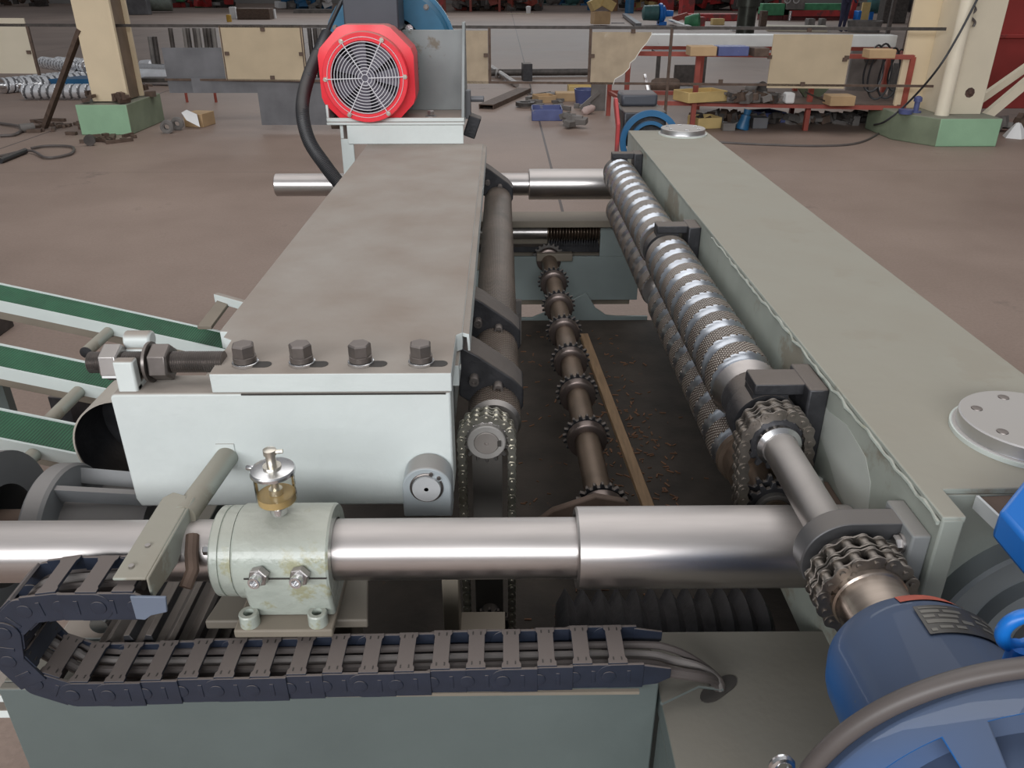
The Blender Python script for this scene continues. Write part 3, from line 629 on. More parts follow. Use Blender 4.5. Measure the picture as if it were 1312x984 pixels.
# ================================================================== SPIRAL KNURLED ROLLERS (right)
def spiral_roller(name, label, X, Z, segs, R, hand, grp):
    t = thing(name, label, 'roller', (X, 2.3, Z), grp)
    n = 96; step = .0035
    for (y0, y1) in segs:
        pitch = .080 if y0 < 2 else .098
        k_ = int((y1-y0)/step); b = MB(); vs = []; fs = []; ms = []; uvs = []
        for j in range(k_+1):
            y = y0+(y1-y0)*j/k_
            for i in range(n):
                a = 2*PI*i/n; ph = (y/pitch+hand*a/(2*PI)) % 1.0; r = R
                e_ = min(y-y0, y1-y)
                if ph < .42: r -= .0095*math.sin(PI*ph/.42)**.8*min(1, e_/.012)
                if e_ < .008: r -= .004*(1-e_/.008)
                vs.append((X+r*math.cos(a), y, Z+r*math.sin(a)))
        for j in range(k_):
            y = y0+(y1-y0)*(j+.5)/k_
            for i in range(n):
                a = 2*PI*(i+.5)/n; ph = (y/pitch+hand*a/(2*PI)) % 1.0
                fs.append((j*n+i, j*n+(i+1) % n, (j+1)*n+(i+1) % n, (j+1)*n+i)); ms.append(1 if ph < .42 else 0)
                ya = y0+(y1-y0)*j/k_; yb = y0+(y1-y0)*(j+1)/k_
                uvs.append(((i/n, ya), ((i+1)/n, ya), ((i+1)/n, yb), (i/n, yb)))
        b.add(vs, fs); b.m = ms; b.uv = uvs
        # end caps
        o = b.build('spiral_barrel', [knurl, groove_m], t, ang=50)
        b = MB()
        b.lathe((X, y0, Z), (0, -1, 0), [(0, R-.004), (.0, .036), (.02, .034), (.02, .0)], 40, 0, False); b.build('barrel_shoulder', steel_d, t); b = MB(); b.lathe((X, y1, Z), (0, 1, 0), [(0, R-.004), (.0, .036), (.02, .034), (.02, 0)], 40, 0, False)
        b.build('barrel_shoulder', steel_d, t)
    b = MB(); b.cyl((X, segs[0][0]-.19, Z), (X, segs[-1][1]+.06, Z), .026, n=28); b.build('core_shaft', brown_st, t)
    return t
UX, UZ, LX, LZ = .455, 1.004, .470, .868
up = spiral_roller('spiral_knurled_roller', 'upper spiral-grooved knurled steel roller beside the right beam', UX, UZ, [(1.345, 2.14), (2.245, 3.16)], .064, 1, 'spiral knurled rollers')
MB().lathe((UX, 1.342, UZ), (0, -1, 0), [(0, .062), (.018, .056), (.03, .053)], 40, 0, True).build('tapered_shoulder', steel, up)
MB().lathe((UX, 1.312, UZ), (0, -1, 0), [(0, .040), (0, .052), (.055, .052), (.055, .03)], 40, 0, False).build('bearing_collar', darkst, up)
MB().lathe((UX, 2.143, UZ), (0, 1, 0), [(0, .05), (.01, .046), (.09, .046), (.1, .05)], 40, 0, True).build('middle_collar', brown_st, up)
lo_ = spiral_roller('spiral_knurled_roller', 'lower spiral-grooved knurled roller tucked beneath the upper one', LX, LZ, [(1.325, 2.15), (2.235, 3.16)], .062, -1, 'spiral knurled rollers')
MB().lathe((LX, 1.322, LZ), (0, -1, 0), [(0, .06), (.012, .058), (.014, .05), (.06, .05)], 40, 0, True).build('bearing_collar', brown_st, lo_)

# right beam
rb = thing('side_beam', 'long pale grey-green box beam on the right with round steel caps', 'machine beam', (.70, 2.2, .55))
b = MB(); b.prism([(.8, .62), (3.0, .62), (3.59, .80), (3.59, 1.098), (.805, 1.098)], (.543, 0, 0), (0, 1, 0), (0, 0, 1), .028); b.build('inner_side_plate', paint_r, rb, bevel=.003)
b = MB(); b.prism([(.543, .807), (.572, .807), (.576, .868), (1.2, .868), (1.2, .30), (.90, .60), (.858, .9), (.858, 3.60), (.543, 3.585)], (0, 0, 1.096), (1, 0, 0), (0, 1, 0), .006)
b2 = MB(); b2.prism([(.543, .806), (.5725, .806), (.5725, .868), (.875, .868), (.875, 3.60), (.543, 3.585)], (0, 0, 1.092), (1, 0, 0), (0, 1, 0), .010); b2.build('top_plate', paint_r, rb, bevel=.002)
b = MB(); b.box(.845, .873, .868, 3.59, .62, 1.092); b.box(.5715, .873, .868, .885, .60, 1.092); b.box(.5715, .873, 3.56, 3.585, .8, 1.092); b.build('outer_side_plate', paint_r, rb, bevel=.002)
# weld run along the inner top edge and bare ground patch
b = MB(); wp = [(.5425+random.uniform(-.0015, .0015), .81+i*.02, 1.092+random.uniform(-.003, .003)) for i in range(62)]
b.tube(wp, [.003+random.uniform(-.001, .0015) for _ in wp], 8); b.build('weld_bead', paint_g, rb)
b = MB(); patch = [(1.02, 1.055), (.99, 1.03), (.97, .97), (1.0, .95), (1.04, .945), (1.09, .955), (1.13, .975), (1.2, 1.0), (1.25, 1.03), (1.23, 1.06), (1.17, 1.05), (1.10, 1.065)]
b.prism(patch, (.5428, 0, 0), (0, 1, 0), (0, 0, 1), -.0006); b.build('bare_patch', pm('ground_bare_patch', (.48, .50, .46), .45, var=.12), rb)
for (cx, cy, lab) in ((.757, 1.0, 'n'), (.757, 3.485, 'f')):
    cp_ = MB().lathe((cx, cy, 1.1015), (0, 0, 1), [(0, .098), (.006, .098), (.008, .096), (.008, .0925), (.010, .092), (.026, .092), (.028, .090)], 64).build('pivot_cap', alu, rb)
    MB().lathe((cx, cy, 1.1012), (0, 0, 1), [(0, .1), (.007, .1), (.007, .097)], 64).build('cap_ring', pm('cap_ring_paint', (.56, .60, .56), .4), rb)
    for i in range(6):
        a = PI/3*i+2.62; p = V((cx+.068*math.cos(a), cy+.068*math.sin(a), 1.1296)); MB().lathe(p, (0, 0, 1), [(0, .008), (.001, .0075), (.0018, .004)], 16).build('cap_screw', bolt_m if lab == 'n' else steel_b, cp_)
# front end ring hole, gusset and blue box at the right of the picture
er = thing('end_bearing_flange', 'large round grey bearing flange on the near end of the right beam', 'flange', (.80, .86, .84))
MB().lathe((.755, .868, .875), (0, -1, 0), [(0, .16), (.03, .16), (.034, .155), (.034, .12), (.02, .118), (.02, .10), (.04, .096), (.04, .05), (.0, .05)], 64, 0, False).build('flange_ring', pm('grey_flange_paint', (.20, .22, .23), .4, var=.1), er)
MB().cyl((.755, .87, .875), (.755, .80, .875), .05, n=40).build('shaft_end', steel_d, er)
an = thing('angle_rail', 'slanting rusty-topped angle rail at right edge of the near beam end', 'rail', (.75, .75, 1.08))
b = MB(); p0 = V((.617, .862, 1.085)); p1 = V((.640, .60, 1.085))
b.beam(p0, p1, .004, .02); b.build('rail_edge', white_b, an)
b = MB(); b.beam(p0+V((.022, 0, .006)), p1+V((.022, 0, .006)), .044, .005); b.build('rail_top', rust, an)
b = MB(); b.prism([(.580, .766), (.575, .60), (.80, .60), (.85, .80), (.70, .882)], (0, 0, 1.102), (1, 0, 0), (0, 1, 0), .040)
b.build('control_box', blue_l, label='bright blue box cut off by the right edge, above the angle rail', cat='box', bevel=.006)

# black roller carrier brackets on the right beam
def carrier_bracket(y, label, s=1.0):
    t = thing('roller_carrier_bracket', label, 'bracket', (.50, y, 1.03), 'black roller carrier brackets on the right beam')
    b = MB(); b.box(.425, .522, y-.03*s, y+.03*s, 1.062, 1.084); b.build('cross_arm', darkst, t, bevel=.003)
    b = MB(); b.box(.508, .5425, y-.055*s, y+.048*s, .90, 1.086); b.build('mounting_block', darkst, t, bevel=.004)
    b = MB(); b.lathe((UX, y-.028*s, UZ), (0, 1, 0), [(0, .034), (0, .058), (.05*s, .058), (.05*s, .034)], 32, 0, False); b.box(.425, .486, y-.026*s, y+.024*s, 1.045, 1.064); b.build('bearing_housing', darkst, t, bevel=0)
carrier_bracket(1.235, 'near black roller carrier bracket on the right beam, above the chains')
carrier_bracket(2.19, 'middle black roller carrier bracket between the two roller sections', .8)
carrier_bracket(3.20, 'far black roller carrier bracket at the end of the right rollers', .7)

# double chain between upper and lower roller shafts
dc = thing('roller_chain', 'dark double roller chain looped round the two right roller sprockets', 'chain', (.46, 1.19, .93))
ss = thing('twin_drive_sprockets', 'pair of dark sprockets on the near ends of the right rollers', 'sprockets', (.46, 1.19, .93))
for y in (1.150, 1.172):
    sprocket(ss, UX, y, UZ, .050, 15, .008, darkst); sprocket(ss, LX, y, LZ, .050, 15, .008, darkst)
MB().lathe((LX, 1.155, LZ), (0, -1, 0), [(0, .034), (.014, .034), (.016, .030), (.016, .022), (.013, .021), (.013, .006), (.010, .005), (.010, 0)], 40, 0, False).build('shaft_end', pm('dark_matt_face', (.16, .15, .14), .45, .4), ss)
chain(dc, (UX, UZ), (LX, LZ), .054, 1.154, 2, .0225, chain_m, wd=.0125)
# drive shaft, half-round support, coupling chain
ds = thing('drive_shaft', 'short bright drive shaft running from the chain sprockets towards the blue motor', 'shaft', (UX, 1.0, UZ))
MB().cyl((UX, .78, UZ), (UX, 1.155, UZ), .028, n=40).build('shaft_body', steel_d, ds)
MB().lathe((UX, 1.151, UZ), (0, -1, 0), [(0, .037), (.018, .037), (.024, .030), (.024, .028)], 40, 0, False).build('shaft_collar', steel_b, ds)
sb = thing('shaft_support', 'dark half-round support plate bolted to the right beam near the blue motor', 'bracket', (.47, .90, UZ))
rs = .060; hp2 = [(rs*math.cos(a), rs*math.sin(a)) for a in [PI*1.2-(PI*.70)*i/22 for i in range(23)]]+[(.070, rs), (.070, .038), (.045, .032)]
hp2 += [(.040*math.cos(a), .040*math.sin(a)) for a in [PI*.25+(PI*.95)*i/16 for i in range(17)]]
MB().prism(hp2, (UX, .878, UZ), (1, 0, 0), (0, 0, 1), .034).build('half_round_plate', pm('dark_plate_steel', (.12, .12, .125), .42, .5, var=.15, dust=.8, dcol=(.17, .15, .135)), sb, bevel=.002)
MB().box(.518, .5425, .815, .895, .93, 1.066).build('mounting_plate', pm('grey_mount_plate', (.27, .28, .28), .45, var=.1, dust=.8, dcol=(.21, .19, .17)), sb, bevel=.003)
b = MB(); b.hexp((.5175, .835, 1.04), (-1, 0, 0), .018, .011); b.cyl((.5178, .835, 1.04), (.514, .835, 1.04), .0125, n=20); b.build('hex_bolt', steel_d, sb)
lv = thing('tensioner_lever', 'rusty tensioner lever with ball bolt between chain and right beam', 'lever', (.52, 1.1, .93))
b = MB(); b.beam((.50, 1.26, .94), (.527, 1.03, .90), .018, .03); b.build('lever_arm', darkst, lv, bevel=.002)
b = MB(); b.box(.515, .542, 1.02, 1.12, .88, .945); b.build('lever_block', rust, lv, bevel=.003)
b = MB(); b.lathe((.512, 1.10, .955), (0, 0, 1), [(-.014, 0), (-.01, .010), (0, .014), (.01, .010), (.014, 0)], 20); b.build('ball_bolt', steel_b, lv)
cc_ = thing('roller_chain', 'heavy double coupling chain wrapped around the hub beside the blue motor', 'chain', (UX, .83, UZ))
chain(cc_, (UX, UZ), None, .055, .782, 2, .0215, chain_m, wd=.0145)
cs = thing('chain_coupling', 'coupling sprockets and turned steel hub between blue motor and drive shaft', 'coupling', (UX, .80, UZ))
sprocket(cs, UX, .777, UZ, .050, 16, .010, darkst); sprocket(cs, UX, .803, UZ, .050, 16, .010, darkst)
MB().lathe((UX, .780, UZ), (0, -1, 0), [(0, .047), (.016, .047), (.018, .0445), (.07, .0445), (.075, .040), (.12, .04)], 48, 0, True).build('hub', pm('brown_turned_hub', (.42, .35, .30), .27, 1, var=.2, aniso=(1, 12, 1), dust=.3), cs)

# ================================================================== BLUE GEARED MOTOR
gm = thing('blue_geared_motor', 'big blue geared motor in the bottom right corner with eye bolt', 'geared motor', (.46, .5, .75))
MY = .692
b = MB(); b.lathe((UX, MY, UZ), (0, -1, 0), [(0, .035), (0, .074), (.008, .082), (.03, .092), (.04, .094), (.15, .097), (.185, .105), (.200, .125)], 72, 0, False); b.build('output_housing', blue_p, gm)
b = MB()
arc = [1.85-.85*i/24 for i in range(25)]
vs = []; fs = []
for i, a in enumerate(arc):
    for (yy, rr) in ((MY+.0014, .0640), (MY-.0085, .0832), (MY-.024, .0905)):
        vs.append((UX+rr*math.cos(a), yy-.0003, UZ+rr*math.sin(a)+.0006))
for i in range(24):
    for j in range(2): fs.append((i*3+j, i*3+j+1, (i+1)*3+j+1, (i+1)*3+j))
b.add(vs, fs); b.build('painted_mark', orange, gm, label='orange-red paint mark')
# nameplate on top of housing
def on_cyl(a, y, r): return V((UX+r*math.cos(a), y, UZ+r*math.sin(a)))
def curved_plate(a0, a1, y0, y1, r, nseg=10, th=.0008):
    vs = []; fs = []
    for i in range(nseg+1):
        a = a0+(a1-a0)*i/nseg
        for yy in (y0, y1):
            for rr in (r, r+th): vs.append(on_cyl(a, yy, rr))
    for i in range(nseg):
        q = i*4; r_ = q+4; fs += [(q+1, q+3, r_+3, r_+1), (q, r_, r_+2, q+2), (q, q+1, r_+1, r_), (q+2, r_+2, r_+3, q+3)]
    fs += [(0, 2, 3, 1), (nseg*4, nseg*4+1, nseg*4+3, nseg*4+2)]
    return vs, fs
b = MB(); b.add(*curved_plate(1.78, .85, .612, .652, .0968)); npz = b.build('nameplate', plate_m, gm)
b = MB()
for (a0, a1, y0, y1) in ((1.94, 1.88, .658, .662), (1.94, 1.62, .6905, .692), (1.94, 1.74, .684, .688), (1.70, 1.5, .684, .688), (1.94, 1.82, .677, .681), (1.78, 1.56, .677, .681), (1.94, 1.60, .669, .674), (1.55, 1.42, .669, .674), (1.84, 1.7, .661, .665), (1.66, 1.55, .661, .665), (1.35, 1.25, .684, .688), (1.2, 1.05, .684, .688), (1.35, 1.18, .676, .680), (1.3, 1.1, .668, .672)):
    b.add(*curved_plate(a0-.2, a1-.2, y0-.043, y1-.043, .0977, 4, .0003))
b.build('nameplate_print', plate_t, npz)
# flange with pockets
FYF = .490
def tr(r): return .028+(.188-r)*.62
b = MB(); b.lathe((UX, FYF, UZ), (0, -1, 0), [(0, .08), (0, .180), (.006, .188), (.024, .190), (tr(.186), .186), (tr(.170), .170), (tr(.170)-.036, .168)], 96, 0, False)
b.lathe((UX, FYF, UZ), (0, -1, 0), [(tr(.170)-.036, .172), (tr(.128)-.036, .128)], 96, 0, False)
b.lathe((UX, FYF, UZ), (0, -1, 0), [(tr(.132)-.036, .132), (tr(.132), .130), (tr(.118), .118), (tr(.118)+.0, .116), (tr(.112)-.002, .114), (tr(.112)+.004, .111), (tr(.09)+.01, .09), (.13, .085), (.13, 0)], 96, 0, False)
for i in range(8):
    a = PI/4*i+.50; vs = []
    for q in range(9):
        aa = a-.115+.23*q/8
        for r_ in (.172, .128):
            for dt in (0, -.038): vs.append((UX+r_*math.cos(aa), FYF-tr(r_)-dt, UZ+r_*math.sin(aa)))
    fs = []
    for q in range(8):
        k0 = q*4; k1 = k0+4; fs += [(k0, k1, k1+2, k0+2), (k0+1, k0+3, k1+3, k1+1)]
    fs += [(0, 2, 3, 1), (32, 33, 35, 34)]
    b.add(vs, fs)
b.build('pocketed_flange', blue_p, gm, bevel=.0015)
b = MB(); b.box(UX-.10, UX+.16, .30, .52, .705, .86); b.build('foot', blue_p, gm, bevel=.006)
b = MB(); b.cyl((UX, .41, UZ), (UX, .24, UZ), .11, n=56); b.build('motor_barrel', blue_p, gm)
eb = V((UX-.012, .508, 1.178)); 
b = MB(); b.tube([(eb.x+.0175*math.cos(a), .512, eb.z+.022+.0175*math.sin(a)) for a in [2*PI*i/32 for i in range(32)]], .0062, 12, closed=True); b.cyl((eb.x, .508, eb.z-.014), (eb.x, .508, eb.z+.008), .010, n=20); b.build('eye_bolt', blue_l, gm)
for (a, nm) in ((2.72, 'a'), (1.55, 'b')):
    p = V((UX+.176*math.cos(a), FYF-.045, UZ+.176*math.sin(a))); MB().hexp(p+V((0, .004, 0)), (0, -1, 0), .017, .012).cyl(p+V((0, .006, 0)), p+V((0, .001, 0)), .012, n=16).build('flange_bolt', brass, gm)
# hose lying along the rim
hp3 = [(UX+.1975*math.cos(a), .474+.003*math.sin(3*a), UZ+.1975*math.sin(a)+.002) for a in [2.95-2.1*i/30 for i in range(31)]]
hp3 = [(hp3[0][0]-.01, .46, hp3[0][2]-.12)]+hp3+[(.74, .46, 1.08)]
MB().tube(catmull(hp3, 3), .0085, 12).build('motor_cable', cable_m, label='grey cable lying over the rim of the blue geared motor', cat='cable')
b = MB(); b.tube([(UX-.197+.009*math.cos(a), .505, UZ+.035+.012*math.sin(a)) for a in [2*PI*i/20 for i in range(20)]], .004, 8, closed=True)
b.build('cable_clip', steel_b, label='small steel ring clip at left rim of the blue geared motor', cat='clip')

# ================================================================== BEARING BLOCK + OIL CUP
bb = thing('bearing_block', 'oily pale green clamp bearing block around the front steel shaft', 'bearing block', (-.335, FY, .80))
b = MB(); b.lathe((-.405, FY, FZ), (1, 0, 0), [(0, .05), (0, .070), (.003, .0725), (.140, .0725), (.1435, .070), (.1435, .05)], 72, 0, False); b.build('housing', paint_g, bb)
b = MB(); b.lathe((-.44, FY, FZ), (1, 0, 0), [(0, .049), (0, .066), (.003, .0695), (.014, .0695), (.0145, .067), (.017, .067), (.0175, .070), (.034, .070), (.034, .05)], 72, 0, False); b.build('end_cap', paint_g, bb)
b = MB(); b.hexp((-.440, FY-.045, FZ+.036), (-1, 0, 0), .013, .009, ph=.3); b.build('cap_bolt', steel_b, bb)
b = MB(); b.prism([(.934, .905), (.934, .872), (.951, .815), (1.075, .815), (1.075, .905)], (-.391, 0, 0), (0, 1, 0), (0, 0, 1), .129); b.build('clamp_body', paint_g, bb, bevel=.005)
b = MB(); b.box(-.412, -.262, .920, 1.09, .800, .815); b.build('foot_plate', tan_st, bb, bevel=.003)
b = MB(); b.box(-.386, -.264, .9318, .934, .9035, .9055); b.build('split_line', dark_in, bb)
for x in (-.362, -.302):
    d = V((-.16, -1, .10)).normalized(); p = V((x+.004, .945, .912))
    so = MB().lathe(p, d, [(0, .0075), (.024, .0075), (.0245, .0095), (.036, .0095), (.037, .0088), (.037, .0055), (.030, .0055), (.030, 0)], 24, 0, False).build('clamp_screw', steel_b, bb)
    MB().lathe(p+d*.012, d, [(0, .0145), (.001, .015), (.011, .015), (.012, .0135)], 6, 0, True, .3).build('lock_nut', steel_d, so)
for x in (-.390, -.286):
    b = MB(); b.lathe((x, .936, .815), (0, 0, 1), [(0, .0150), (.020, .0150), (.022, .0135), (.022, .008), (.010, .008), (.010, 0)], 28, 0, False); b.build('foot_bolt', paint_g, bb)
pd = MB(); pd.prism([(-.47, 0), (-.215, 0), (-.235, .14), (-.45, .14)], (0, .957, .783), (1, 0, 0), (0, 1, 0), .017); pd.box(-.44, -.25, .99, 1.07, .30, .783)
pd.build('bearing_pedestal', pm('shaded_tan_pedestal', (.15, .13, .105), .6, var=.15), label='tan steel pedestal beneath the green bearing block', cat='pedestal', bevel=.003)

oc_ = thing('oil_cup', 'small glass drip oiler with metal lid on top of the green bearing block', 'oiler', (-.347, 1.0, .985))
OX, OY = -.345, 1.0
b = MB(); b.lathe((OX, OY, .972), (0, 0, 1), [(0, .009), (.003, .009), (.003, .012), (.012, .012), (.012, .009), (.016, .009), (.018, .018), (.021, .019)], 24); b.build('base_stem', steel_b, oc_)
b = MB(); b.lathe((OX, OY, 0.994), (0, 0, 1), [(0, .0265), (.044, .0265)], 40, 0, False); b.lathe((OX, OY, 0.994), (0, 0, 1), [(0, .0265), (0, .0)], 40, 0, False); b.build('glass_jar', glass, oc_)
b = MB(); b.lathe((OX, OY, 0.9945), (0, 0, 1), [(0, .025), (.010, .025), (.010, 0)], 40); b.build('oil', oil_m, oc_)
b = MB(); b.lathe((OX, OY, 1.0050), (0, 0, 1), [(0, .009), (.008, .009), (.008, .005), (.033, .005)], 20); b.build('feed_stem', zinc, oc_)
b = MB(); b.lathe((OX, OY, 1.0385), (0, 0, 1), [(0, .0295), (.004, .0295), (.006, .028), (.0075, .02), (.0075, 0)], 44); b.build('lid', steel_b, oc_)
b = MB(); b.lathe((OX, OY, 1.046), (0, 0, 1), [(0, .012), (.003, .012), (.003, .0065), (.02, .0065), (.02, .0085), (.027, .0085), (.028, .004)], 20); b.cyl((OX, OY, 1.069), (OX+.017, OY, 1.0705), .003, n=8); b.build('needle_valve', zinc, oc_)
b = MB(); b.lathe((OX-.026, OY+.004, 1.042), (-1, .2, 0), [(0, .004), (.008, .004), (.01, .003)], 12); b.build('filler_tap', steel_b, oc_)

oc_.location = V((-.343, 1.0, .988)); oc_.scale = (1.12, 1.12, 1.12)
# ================================================================== CARRIER ARM + CABLE CARRIER
ca = thing('carrier_arm', 'dusty round pipe arm with flat angle end reaching over the shaft to the cable chain', 'support arm', (-.5, 1.1, .95))
MB().cyl((-.494, 1.226, .935), (-.497, 1.02, .953), .0195, n=32).build('pipe', paint_r, ca)
b = MB(); b.box(-.510, -.478, 1.222, 1.226, .912, .962) ; b.build('weld_pad', paint, ca)
b = MB(); b.prism([(0, 0), (.046, 0), (.046, .165), (.036, .19), (.012, .2), (0, .185)], (-.536, .863, .962), (1, 0, 0), (0, 1, 0.02), .005); b.prism([(.862, .930), (.862, .967), (1.05, .970), (1.05, .945), (.98, .93), (.95, .92)], (-.490, 0, 0), (0, 1, 0), (0, 0, 1), .004)
b.build('angle_end', paint_r, ca, bevel=.002)
for (x, y) in ((-.518, .885), (-.513, .93)): MB().cyl((x, y, .967), (x, y, .971), .004, n=10).build('rivet', steel_d, ca)
b = MB(); b.tube([(-.472, .985, .945), (-.468, .96, .93), (-.462, .94, .915), (-.468, .92, .90)], .010, 10); b.build('pipe_clip', rust, ca)

cr_ = thing('cable_carrier', 'dusty black plastic cable drag chain curling along the front of the base', 'cable carrier', (-.2, .91, .74))
CW0, CW1 = .866, .948; zl, zu = .772, .930; cr0 = (zu-zl)/2; cxc = -.628; pitch = .0525
x_start = .205
Llow = x_start-cxc; Larc = PI*cr0; Lup = .118; tot = Llow+Larc+Lup
def cpos(s):
    if s < Llow: return V((x_start-s, 0, zl-.012*(s/Llow)))
    s -= Llow
    if s < Larc: a = -PI/2-s/cr0; return V((cxc+cr0*math.cos(a), 0, (zl+zu)/2+cr0*math.sin(a)-.012*(1-s/Larc)))
    s -= Larc; return V((cxc+s, 0, zu))
def link_mesh():
    h = .023; P_ = pitch
    prof = [(-P_/2+.0, -h), (P_/2-.004, -h)]+[(P_/2-.004+(.022)*math.sin(PI*i/10), -h*math.cos(PI*i/10)) for i in range(1, 10)]+[(P_/2-.004, h), (-P_/2, h)]
    b = MB()
    b.prism(prof, (0, .0045, 0), (1, 0, 0), (0, 0, 1), .0045)
    b.lathe((P_/2-.001, 0, 0), (0, -1, 0), [(0, .011), (.0012, .011), (.0015, .009)], 20)
    b.obox((-.004, -.0003, 0), (.006, .0015, .024))
    b.prism(prof, (0, CW1-CW0, 0), (1, 0, 0), (0, 0, 1), .0045)
    return b
lm = None
s = pitch*.5; k_i = 0
tw = V(cr_['_w'])
while s < tot:
    a = cpos(s-pitch*.48 if s > pitch*.48 else 0); c = cpos(min(s+pitch*.48, tot)); mid = (a+c)/2; d = c-a; ang = -math.atan2(d.z, d.x)
    wob = .0015*math.sin(k_i*1.7)
    if lm is None:
        wdt = CW1-CW0; lb = link_mesh(); xm = .012
        pb = [(-.0145+xm, .002), (.0145+xm, .002), (.0145+xm, .010), (.0122+xm, .014), (.0122+xm, wdt-.014), (.0145+xm, wdt-.010), (.0145+xm, wdt-.002), (-.0145+xm, wdt-.002), (-.0145+xm, wdt-.010), (-.0122+xm, wdt-.014), (-.0122+xm, .014), (-.0145+xm, .010)]
        lb.prism(pb, (0, 0, -.0255), (1, 0, 0), (0, 1, 0), .005); lb.prism(pb, (0, 0, .0205), (1, 0, 0), (0, 1, 0), .005)
        lo2 = lb.build('chain_link', carrier_m, cr_, bevel=.001); cc = V(lo2['_w'])
        for v_ in lo2.data.vertices: v_.co += cc
        b = MB()
        for yy in (.011, wdt-.011):
            for xx in (-.006, .006): b.obox((xx+xm, yy, -.0256), (.0018, .006, .001))
        o4 = b.build('clip_notch', dark_in, lo2)
        for v_ in o4.data.vertices: v_.co += V(o4['_w'])
        o4.location = (0, 0, 0)
        L0 = lo2
    else: L0 = dup(lm, parent=cr_)
    lm = lm or L0
    L0.location = V((mid.x, CW0+wob-.018*min(1, s/Llow), mid.z))-tw; L0.rotation_euler = (0, ang, 0)
    s += pitch; k_i += 1
for yy in (CW0+.001, CW1-.006): b = MB(); b.prism([(-.0, -.022), (.026, -.018), (.045, -.006), (.045, .012), (.0, .020)], (x_start-.004, yy+.004, zl), (1, 0, 0), (0, 0, 1), .004); b.build('end_bracket', carrier_m, cr_, bevel=.001)
b = MB()
b.prism([(0, -.020), (.012, -.022), (.022, -.014), (.045, -.008), (.048, .018), (0, .020)], (cxc+Lup+.002, CW0-.017, zu), (1, 0, 0), (0, 0, 1), .004)
b.build('end_bracket', pm('bluish_plastic', (.15, .18, .24), .4, var=.05), cr_, bevel=.001, label='lighter blue-grey end link')
# cables inside the carrier and diving into the slot
cab = thing('machine_cables', 'bundle of grey cables running inside the drag chain and into the platform slot', 'cables', (-.2, .91, .75))
for k, (yo, zo, r) in enumerate(((.890, .765, .0085), (.912, .763, .0075), (.928, .768, .006))):
    pts = [(cxc+Lup, yo, zu+.002), (cxc+.02, yo, zu-.004)]+[(cxc+(cr0-.006)*math.cos(a), yo, (zl+zu)/2+(cr0-.006)*math.sin(a)) for a in [PI/2+PI*i/8 for i in range(1, 8)]]+[(cxc+.03, yo, zo), (-.3, yo-.002, zo), (.0, yo+.002, zo), (.20, yo, zo+.004), (.255, yo-.004, zo-.008+.004*k), (.30, yo-.002-.004*k, .745), (.328+.004*k, .905, .715), (.338, .905, .67)]
    MB().tube(catmull(pts, 6), r, 10).build('cable', cable_m if k != 1 else pm('pale_grey_cable', (.22, .20, .19), .4), cab)
MB().beam((-.33, .862, .744), (.20, .862, .744), .006, .006).build('support_strip', tan_st, label='thin edge strip under the drag chain on the front panel', cat='strip')

# ================================================================== PIT CONTENTS below the front shaft
def bellows(name, label, x0, x1, y, z, r, n, m):
    pr = []; L = x1-x0
    for i in range(n): pr += [(L*i/n, r*.72), (L*(i+.5)/n, r)]
    pr.append((L, r*.72)); return MB().lathe((x0, y, z), (1, 0, 0), pr, 28, 0, True).build(name, m, label=label, cat='bellows')
bellows('screw_bellows', 'black ribbed bellows in the shadowed pit behind the drag chain', .10, .50, 1.15, .56, .10, 12, darkst)
b = MB(); b.box(-.05, .30, 1.10, 1.14, .30, .46); b.build('pit_block', darkst, label='dark block below the ribbed bellows in the pit', cat='block', bevel=.003)
t = thing('pit_bracket', 'tan plate with hole beside an upright bar in the shadow below the shaft', 'bracket', (-.06, 1.2, .5))
b = MB(); b.box(-.115, -.085, 1.14, 1.19, .30, .80); b.build('upright_bar', tan_st, t, bevel=.002)
b = MB(); b.box(-.085, .0, 1.08, 1.19, .58, .60); b.build('flat_plate', tan_st, t, bevel=.002); MB().cyl((-.025, 1.12, .6002), (-.025, 1.12, .601), .007).build('hole', dark_in, t)
b = MB(); b.prism([(0, 0), (.04, .02), (.05, .05), (.09, .07), (.10, .11), (.05, .10), (.04, .12), (0, .09), (-.03, .06)], (.07, 1.13, .475), (1, 0, 0), (0, 1, 0), .002); b.build('rag_scrap', tan_st, label='torn pale scrap lying in the dark pit under the steel shaft', cat='scrap')
t = thing('left_rack_gear', 'dark meshing gear rack end left of the pedestal beneath the shaft', 'gear', (-.55, 1.0, .6))
b = MB()
b.prism(gear_poly(18, .085, .10), (-.57, 1.10, .69), (1, 0, 0), (0, 0, 1), .16); b.build('gear_wheel', darkst, t, bevel=.001)
t = thing('clamp_fitting', 'shiny clamp fitting on a white plate inside the curl of the drag chain', 'fitting', (-.62, 1.0, .70))
b = MB(); b.box(-.74, -.56, 1.00, 1.07, .715, .725); b.box(-.72, -.60, 1.06, 1.07, .725, .80); b.build('white_plate', paint, t, bevel=.003)
b = MB(); b.lathe((-.665, 1.0, .75), (0, 1, 0), [(0, .015), (.02, .02), (.03, .012), (.06, .012)], 20); b.build('fitting_body', steel_b, t)
b = MB(); b.tube([(-.65+.03*math.cos(a), 1.02, .755+.03*math.sin(a)) for a in [i*PI/8 for i in range(9)]], .005, 8); b.build('clamp_strap', bolt_m, t)

